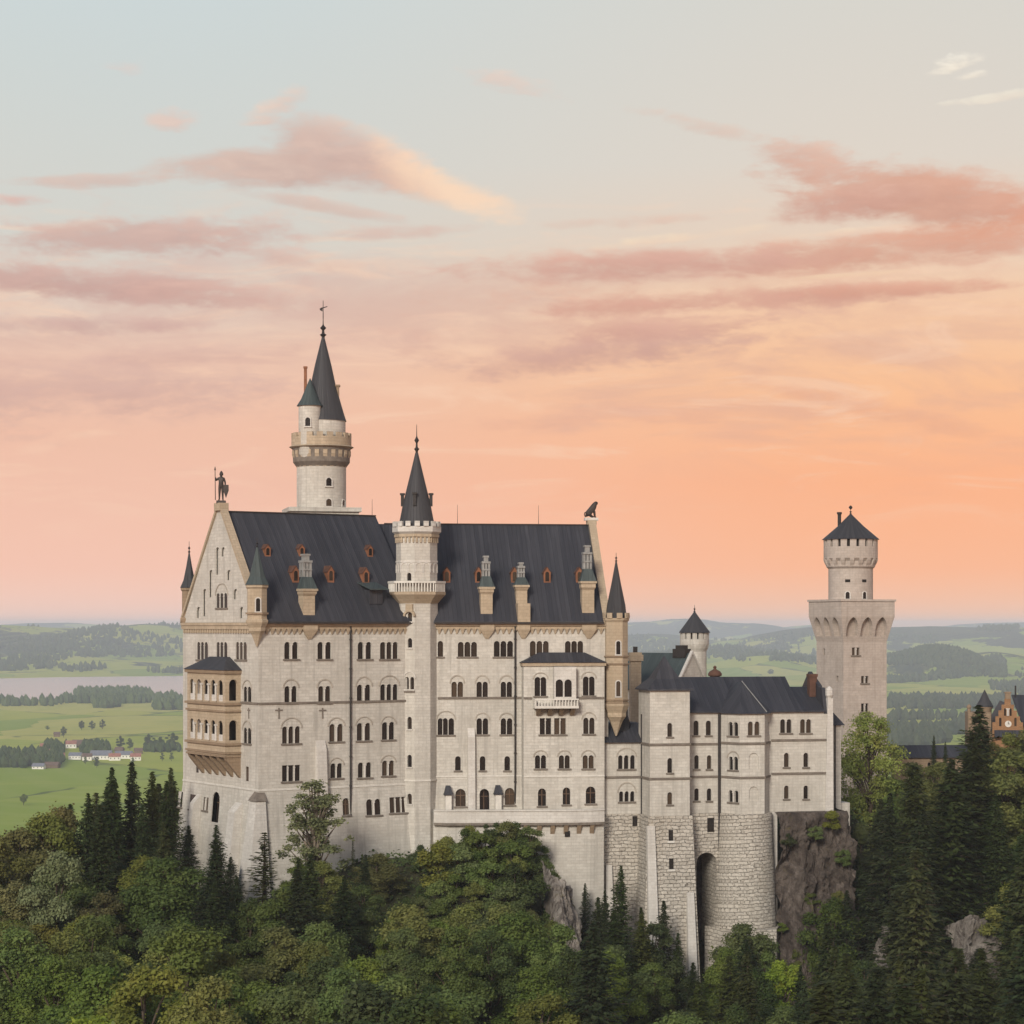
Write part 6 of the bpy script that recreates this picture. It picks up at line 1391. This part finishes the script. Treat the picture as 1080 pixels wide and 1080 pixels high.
key(985, 776, 398, 'spruce', .8, 'left of the two small spruces on the roof line beyond the connecting range', group='small spruces beyond the connecting range'); key(997, 783, 400, 'spruce', .8, 'right and smaller of the two small spruces beyond the connecting range', group='small spruces beyond the connecting range')
# shrubs covering the mound below the terrace
MOUND = [(455, 305), (600, 272)]
cnt = 0; tries = 0
placed = [(t_[2], t_[3], 2.2) for t_ in TREES]
while cnt < 75 and tries < 9000:
    tries += 1; d = rng.uniform(268, 310); X = rng.uniform(440, 592); x, y = at(X, d)
    if in_building(x, y, -.3): continue
    if any((x - a) ** 2 + (y - b_) ** 2 < 2.5 ** 2 for a, b_, r in placed): continue
    z = hill(x, y); H = rng.uniform(3.0, 5.5)
    Yt = HOR - (z + H) * FPX / d
    lim = max(sky_line(X - 8), sky_line(X), sky_line(X + 8)) - 3
    if Yt < lim:
        H = HOR * 0 + (HOR - lim) * d / FPX - z
        if H < 1.5: continue
    placed.append((x, y, 2.5)); plant('shrub', x, y, z - .2, H, rng.uniform(.9, 1.35), var=rng.choices((0, 1, 2), (1.2, 1, 1.6))[0]); cnt += 1
for u_, v_, H, wd_ in ((.25, .12, 1.6, 1.2), (.48, .10, 1.8, 1.4), (.62, .06, 2.4, 1.3), (.70, .20, 2.2, 1.2), (.42, .34, 1.6, 1.6), (.66, .36, 2.4, 1.2), (.55, .50, 2.6, 1.5), (.30, .56, 2.2, 1.3), (.70, .54, 3.0, 1.3), (.18, .44, 1.3, 1.2)):
    a_ = aE - 12 + 14.0 * u_ / .72 * .93; z_ = ZS - 38 * v_; plant('shrub', *K.xy(a_, -2.6 - 3 * v_), z_, H, wd_, group='shrubs on the cliff face', var=(0, 1, 2)[int(u_ * 10) % 3])
cnt = tries = 0
while cnt < 34 and tries < 3000:
    tries += 1; d = rng.uniform(296, 326); X = rng.uniform(812, 905); x, y = at(X, d); v = Vector((x, y, 0)) - K.o
    if v.dot(K.e2) > -6.2 or any((x - a) ** 2 + (y - b_) ** 2 < 2.4 ** 2 for a, b_, r in placed): continue
    z = hill(x, y); H = rng.uniform(3.5, 6.5)
    if HOR - (z + H) * FPX / d < 985: H = max(2.0, (HOR - 985) * d / FPX - z)
    if H > 7: continue
    placed.append((x, y, 2.4)); plant('shrub', x, y, z - .2, H, rng.uniform(.9, 1.3), group='shrubs below the cliff'); cnt += 1
def kind_for(X, Y):
    r = rng.random
    if X < 330:
        if Y < 915 and 70 < X < 215: return 'spruce' if r() < .6 else ('spruce_warm' if r() < .5 else 'broad_dark')
        if 190 < X < 330 and Y < 985: return rng.choices(['broad_dark', 'spruce', 'spruce_warm', 'broad_mid'], [4, 2.5, 1, 1])[0]
        return rng.choices(['broad_mid', 'broad_olive', 'broad_brown', 'broad_dark', 'broad_bright', 'broad_grey'], [6, 5, .7, 1.0, .9, .15])[0]
    if X < 450: return rng.choices(['broad_dark', 'broad_mid', 'broad_olive', 'spruce', 'broad_brown'], [5.5, 2.8, 1.3, 1.6, .2])[0]
    if X < 600: return rng.choices(['broad_olive', 'broad_mid', 'broad_dark'], [3.5, 4, 2])[0]
    if X < 860: return rng.choices(['spruce', 'spruce_warm', 'broad_dark', 'broad_mid', 'broad_bright'], [2.2, 1.8, 3.2, 2.8, .35])[0]
    return rng.choices(['spruce', 'spruce_warm', 'broad_dark', 'broad_mid', 'broad_olive'], [3.5 if Y < 1000 else 1, 2.2, 1.8, 2.4 if Y > 980 else 1.0, 1.6])[0]
tries = 0; cnt = 0
while cnt < 262 and tries < 26000:
    tries += 1; d = 168 + 180 * rng.random() ** .9; X = rng.uniform(-80, 1215); x, y = at(X, d)
    if in_building(x, y): continue
    if 575 < X < 606 and 285 < d < 312 and rng.random() < .75: continue      # bare rock
    if 1003 < X < 1050 and 285 < d < 318 and rng.random() < .6: continue
    if 455 < X < 590 and 270 < d < 310: continue
    mn = 3.6 + 1.3 * (d < 260) + 1.6 * (d < 235 and X < 480)
    if any((x - a) ** 2 + (y - b_) ** 2 < max(mn, r) ** 2 for a, b_, r in placed): continue
    z = hill(x, y); Y0 = HOR - (z + 9) * FPX / d; k = kind_for(X, Y0)
    H = (rng.uniform(12, 22) if 'spruce' in k else rng.uniform(9, 14)) * (1.28 if d < 235 and X < 480 else 1.0)
    if X > 870 and 'spruce' in k: H *= 1.45
    if X > 870: mn = 5.0
    if any((x - a) ** 2 + (y - b_) ** 2 < max(mn, r) ** 2 for a, b_, r in placed): continue
    rpx = (2.2 if 'spruce' in k else 3.2) * FPX / d * .8
    lim = max(sky_line(X), sky_line(X - rpx) - (10 if 'spruce' not in k else 40), sky_line(X + rpx) - (10 if 'spruce' not in k else 40)) + rng.uniform(0, 14)
    if 990 < X < 1062 and d < 302: lim = max(lim, 1000)
    if 648 < X < 700 and d < 276: lim = max(lim, 1085)
    Hm = (HOR - lim) * d / FPX - z
    if Hm < 5.0: continue
    H = min(H, Hm)
    if HOR - (z + H) * FPX / d > 1100: continue
    if 560 < X < 606 and 270 < d < 316: H = min(H, 5)
    placed.append((x, y, mn)); cnt += 1
    plant(k, x, y, z - .2, H, (rng.uniform(1.0, 1.75) if 'spruce' in k else rng.uniform(1.0, 1.35)) * (max(1, 12 / H) ** .35 if 'spruce' not in k else max(1, 17 / H) ** .4))
print('TREES', len(TREES), 'tries', tries)
# ground cover between the trees
rs = np.random.RandomState(77); N = 90000
dd = 165 + 185 * rs.uniform(size=N) ** .8; XX = rs.uniform(-60, 1140, N); gx = (XX - 540) / FPX * dd; gy = dd
keep = [i for i in range(N) if not in_building(gx[i], gy[i], -1.0) and mnoise.noise(Vector((gx[i] * .14, gy[i] * .14, 0))) > -.45]
cen = np.array([(gx[i], gy[i], hill(gx[i], gy[i]) + abs(rs.normal()) * .6) for i in keep]); nk = len(keep)
s_ = rs.uniform(.14, .40, nk)
tag(link('undergrowth', quad_mesh('undergrowth', cen, rs.normal(size=(nk, 3)) * .6 + np.array([0, -.3, 1]), s_, s_ * .7, 'leaf_dark', rs.uniform(0, 1, nk), rs=rs)), kind='stuff')

# ================================================================== ROCK
def rock_sheet(name, nu, nv, fn, amp, seed, mat='rock', top=0.0):
    vs = []
    for i in range(nu + 1):
        for j in range(nv + 1):
            p_ = Vector(fn(i / nu, j / nv)); q = Vector((p_.x * .28, p_.y * .28, p_.z * .13 + seed)); n = mnoise.fractal(q, .9, 2.1, 6); n = n * .5 + .5 * round(n * 3.2) / 3.2; n2 = mnoise.fractal(q * 3.1, .9, 2.1, 5); c_ = abs(mnoise.fractal(q * 1.4 + Vector((9, 0, 0)), .8, 2.0, 4))
            off = Vector((.45, -.9, .15)) * (n * amp + n2 * amp * .35 - c_ * amp * .5) + Vector((0, 0, n2 * amp * .3)); vs.append(p_ + off * (min(1, (j / nv) / top) if top else 1))
    me = bpy.data.meshes.new(name); w_ = nv + 1
    me.from_pydata(vs, [], [(i * w_ + j, (i + 1) * w_ + j, (i + 1) * w_ + j + 1, i * w_ + j + 1) for i in range(nu) for j in range(nv)])
    me.materials.append(M[mat]); me.update(); return tag(link(name, me), kind='structure')
aK0, aK1 = K0.px(817)[0], aE + 2.0
def cliff(u, v):
    z = ZS - .03 - 38 * max(0, v - .03); a = aK0 + (aK1 - aK0) * min(1, u / .72); over = max(0, u - .72) / .28
    k = min(1, v / .05)
    wv = -.25 - 1.7 * k - 3.0 * v - 1.2 * k * math.sin(math.pi * min(1, u / .72)) * (.3 + v) + over * 14
    if v == 0: wv += .6
    return K.p(a + over * 1.5 + 3 * v * (u > .5) * (u - .5) * 2, wv, z)
rock_sheet('rock_cliff', 90, 110, cliff, 2.1, 3.0, top=.10)
def spur(u, v):
    X = 572 + 34 * u + 16 * v; d = 300 - 14 * v - 3 * math.sin(u * 3.14); x, y = at(X, d)
    return (x, y - 1.5 * math.sin(math.pi * u), -31.5 - 17 * v - 3.5 * u)
rock_sheet('rock_spur', 50, 60, spur, 1.5, 21.0, 'rock_pale')
def outc(X0, X1, d, zt, zb, seed):
    def f(u, v):
        x, y = at(X0 + (X1 - X0) * u + 6 * math.sin(v * 5), d - 4 * v); return (x, y - 2.2 * math.sin(math.pi * u), zt + (zb - zt) * v - 2.0 * (2 * u - 1) ** 2)
    rock_sheet('rock_outcrop', 60, 60, f, 2.6, seed, 'rock_pale')
outc(1000, 1056, 300, -38.5, -47, 33.0); outc(925, 950, 300, -40, -49, 45.0)

# ================================================================== VILLAGE, SINGLE TREES AND WOODS IN THE VALLEY
def ground_at(X, Y):
    d = -PZ * FPX / (Y - HOR); x, y = at(X, d); return x, y, PZ
M['roof_red'] = plain('pinkish_tiles', (.30, .135, .10), var=.25, scale=.3); M['roof_grey'] = plain('grey_roof', (.16, .17, .20), var=.15, scale=.3); M['roof_brown'] = plain('brown_roof', (.13, .085, .065), var=.2, scale=.3)
M['plaster'] = plain('white_plaster', (.70, .68, .62), var=.08, scale=.3); M['timber'] = plain('brown_timber', (.14, .095, .06), var=.2, scale=.3)
HOUSES = [(47, 792, 13, 11, 7, 12, 'roof_red', 'plaster', 'pinkish roofed village house at the left edge of the dark grove'), (56, 797, 11, 9, 6, -20, 'roof_red', 'plaster', 'small pinkish roofed house between grove and village street'),
 (75, 789, 16, 12, 7, 8, 'roof_red', 'plaster', 'tall red roofed house at the back of the village'), (84, 788, 22, 14, 6, -6, 'roof_brown', 'timber', 'long brown barn at the back of the village'), (64, 802, 10, 9, 7, 20, 'roof_red', 'plaster', 'pale house with pink roof nearest the dark grove'),
 (80, 801, 18, 10, 6, -10, 'roof_grey', 'plaster', 'long white house in the middle of the village'), (92, 802, 13, 10, 6, 6, 'roof_brown', 'plaster', 'white house left of the big grey barn'), (107, 801, 30, 16, 6.5, -5, 'roof_grey', 'plaster', 'big barn with wide blue grey roof'),
 (121, 802, 16, 10, 6, 8, 'roof_red', 'plaster', 'white house directly right of the big grey barn'), (131, 800, 24, 12, 6, -4, 'roof_grey', 'plaster', 'long white farmhouse with pale grey roof'), (143, 802, 14, 10, 6, 14, 'roof_red', 'plaster', 'rightmost white house of the village row'),
 (126, 795, 12, 10, 6, -12, 'roof_brown', 'timber', 'brown timber shed behind the white farmhouses'), (146, 795, 12, 9, 5, 5, 'roof_brown', 'timber', 'small brown hut at the right end of the village'), (41, 811, 16, 9, 4, -8, 'roof_grey', 'plaster', 'low pale shed in the field in front of the grove'),
 (55, 810, 20, 9, 4.5, -14, 'roof_brown', 'timber', 'dark low shed in the field in front of the grove'), (113, 740, 34, 14, 6, 2, 'roof_brown', 'timber', 'lone brown farm building by the lakeshore wood'), (60, 777, 10, 8, 5, 5, 'roof_brown', 'timber', 'tiny brown hut in the meadow behind the village')]
for X, Y, L_, D2, hh, rot, rm, wmn, lab in HOUSES:
    x, y, z = ground_at(X, Y); h_ = thing('village_house', lab, 'house', (x, y, z), 'houses of the valley village'); F_ = Frame(x, y, rot)
    q = MB(); q.box(F_, -L_ / 2, L_ / 2, -D2 / 2, D2 / 2, z, z + hh)
    for e in (-L_ / 2, L_ / 2): q.add([F_.p(e, -D2 / 2, z + hh), F_.p(e, D2 / 2, z + hh), F_.p(e, 0, z + hh + D2 * .38)], [(0, 1, 2)])
    q.build('wall', wmn, h_)
    q = MB()
    for sg in (-1, 1):
        lo = [F_.p(-L_ / 2 - .6, sg * (D2 / 2 + .8), z + hh - .6), F_.p(L_ / 2 + .6, sg * (D2 / 2 + .8), z + hh - .6), F_.p(L_ / 2 + .6, 0, z + hh + D2 * .38), F_.p(-L_ / 2 - .6, 0, z + hh + D2 * .38)]; q.hexa(lo, [(a, b_, c_ + .4) for a, b_, c_ in lo])
    q.build('roof', rm, h_)
    if wmn == 'plaster':
        for k in range(max(2, int(L_ / 4.5))):
            a = -L_ / 2 + (k + .5) * L_ / max(2, int(L_ / 4.5)); q = MB(); q.box(F_, a - .6, a + .6, -D2 / 2 - .03, -D2 / 2 + .2, z + hh * .35, z + hh * .7); q.build('window', 'dark', h_)
VT = [(25, 849.5, 12, 10, 'lone dark round tree in the green field at the left'), (86, 770, 17, 14, 'leftmost of the three meadow trees behind the village'), (97, 770, 17, 13, 'middle one of the three meadow trees behind the village'), (108, 769, 18, 12, 'rightmost of the three meadow trees behind the village'),
 (67, 778, 19, 12, 'small tree beside the meadow hut behind the village'), (102, 810, 15, 9, 'single small tree in front of the big grey barn'), (50, 770, 8, 12, 'low bush in the meadow left of the three trees'), (157, 791, 24, 18, 'round tree left in the copse right of the village'), (169, 791, 20, 15, 'middle tree of the copse right of the village'), (182, 791, 26, 22, 'widest tree of the copse right of the village'),
 (171, 803, 12, 8, 'left small orchard tree right of the village'), (181, 803, 12, 8, 'right small orchard tree right of the village'), (137, 791, 18, 12, 'tree behind the long white farmhouse'), (127, 790, 20, 14, 'tree behind the brown timber shed'), (90, 806, 10, 8, 'small garden tree in front of the white house'), (140, 806, 9, 8, 'small garden tree at the right end of the houses'), (813, 713, 26, 30, 'round tree in the meadow seen beyond the wing roof'), (803, 709, 22, 26, 'smaller meadow tree beyond the wing roof')]
for X, Y, H, wd_, lab in VT:
    x, y, z = ground_at(X, Y); plant('broad_dark' if H > 14 else 'broad_mid', x, y, z, H, wd_ / 8.6 * 13 / H, lab, 'single trees in the valley')
def wood(name, items, H, mat, seed):
    """a far wood: crowns merged into one mass; items = (x, y, z) of single crowns"""
    rs = np.random.RandomState(seed); V_, F_, T_ = [], [], []
    for (x, y, z) in items:
        h = H * rs.uniform(.6, 1.25); r = h * rs.uniform(.24, .42); k = len(V_); n = 6; a0 = rs.uniform(0, 6)
        rings = [(r * .6, -.0), (r, .3), (r * .82, .62)]
        for rr, f in rings: V_ += [(x + rr * math.cos(a0 + 6.283 * i / n) * rs.uniform(.8, 1.2), y + rr * math.sin(a0 + 6.283 * i / n), z + h * f) for i in range(n)]
        V_.append((x, y, z + h))
        for g in (0, 1): F_ += [(k + g * n + i, k + g * n + (i + 1) % n, k + g * n + n + (i + 1) % n, k + g * n + n + i) for i in range(n)]
        F_ += [(k + 2 * n + i, k + 2 * n + (i + 1) % n, k + 3 * n) for i in range(n)]; T_ += [rs.uniform()] * (3 * n)
    me = bpy.data.meshes.new(name); me.from_pydata(V_, [], F_); at_ = me.attributes.new('tint', 'FLOAT', 'FACE'); at_.data.foreach_set('value', np.array(T_, dtype=np.float32)); me.materials.append(M[mat]); me.update()
    return tag(link(name, me), kind='stuff')
def patch(X0, X1, Y0, Y1, n, thin=0.0):
    out = []
    while len(out) < n:
        X, Y = rng.uniform(X0, X1), rng.uniform(Y0, Y1); e = min(1, (X - X0) / 8, (X1 - X) / 8)
        if rng.random() > max(.25, e): continue
        x, y, z = ground_at(X, Y)
        if thin and mnoise.noise(Vector((x / 160, y / 320, 1))) < thin: continue
        out.append((x, y, plain_h(x, y) - .5))
    return out
def hillwood(X0, X1, d0, d1, n, thr, sc=900):
    out = []; k = 0
    while len(out) < n and k < n * 30:
        k += 1; d = rng.uniform(d0, d1); x, y = at(rng.uniform(X0, X1), d)
        if mnoise.fractal(Vector((x / sc, y / (sc * 1.6), 7)), 1, 2, 4) < thr: continue
        out.append((x, y, plain_h(x, y) - .5))
    return out
wood('lakeshore_wood', patch(78, 158, 731, 742, 620) + patch(100, 126, 741, 747, 110) + patch(160, 200, 741, 749, 150) + patch(158, 190, 736, 741, 40) + patch(66, 78, 738, 742, 18) + patch(-30, 70, 741, 745, 60), 22, 'leaf_dark', 5)
wood('village_grove', patch(-20, 66, 797, 810, 260) + patch(86, 116, 789, 796, 110) + patch(42, 70, 788, 796, 40) + patch(150, 194, 790, 794, 35), 15, 'leaf_dark', 6)
wood('hillside_wood', hillwood(-30, 210, 8700, 13500, 1300, .17) + hillwood(640, 880, 9000, 15000, 2200, .05) + hillwood(925, 1060, 7350, 8600, 2600, -.35, 500) + hillwood(925, 1120, 9000, 14500, 1600, .14), 24, 'leaf_dark', 8)
wood('valley_wood', patch(930, 1090, 738, 748, 420) + patch(745, 868, 694, 703, 300, .0) + patch(930, 1040, 756, 796, 330, .12) + patch(745, 868, 704, 710, 50, .1) + patch(1040, 1100, 712, 735, 160, .1), 22, 'leaf_dark', 9)
# ================================================================== LABELS FOR THE TREES OF THE SLOPE
ORD = ['first', 'second', 'third', 'fourth', 'fifth', 'sixth', 'seventh', 'eighth', 'ninth', 'tenth', 'eleventh', 'twelfth', 'thirteenth', 'fourteenth', 'fifteenth', 'sixteenth', 'seventeenth', 'eighteenth', 'nineteenth', 'twentieth']
def zone(X, Yt):
    if X < 95: c = 'at the left picture edge'
    elif X < 200: c = 'left of the palace'
    elif X < 345: c = 'below the palace corner'
    elif X < 460: c = 'below the stair tower'
    elif X < 530: c = 'on the terrace mound left half'
    elif X < 605: c = 'on the terrace mound right half'
    elif X < 740: c = 'below the square block'
    elif X < 870: c = 'below the polygonal bay'
    elif X < 975: c = 'below the square tower'
    else: c = 'below the gatehouse'
    r = 'highest' if Yt < 900 else 'upper' if Yt < 950 else 'middle' if Yt < 1000 else 'lower' if Yt < 1040 else 'bottom'
    return c, r
buck = {}
for o, kind, x, y, zt, H in TREES:
    if 'label' in o: continue
    X = 540 + x / y * FPX
    Yt = HOR - zt / y * FPX; buck.setdefault((kind,) + zone(X, Yt), []).append((X, o))
for (kind, c, r), l in buck.items():
    l.sort(key=lambda q: q[0])
    for i, (X, o) in enumerate(l):
        pre = KIND[kind][1].replace('broadleaf ', '') if 'half' in c else KIND[kind][1]
        o['label'] = f'{pre} {c}, {r} row' + (f', {ORD[i]} from left' if len(l) > 1 else '')
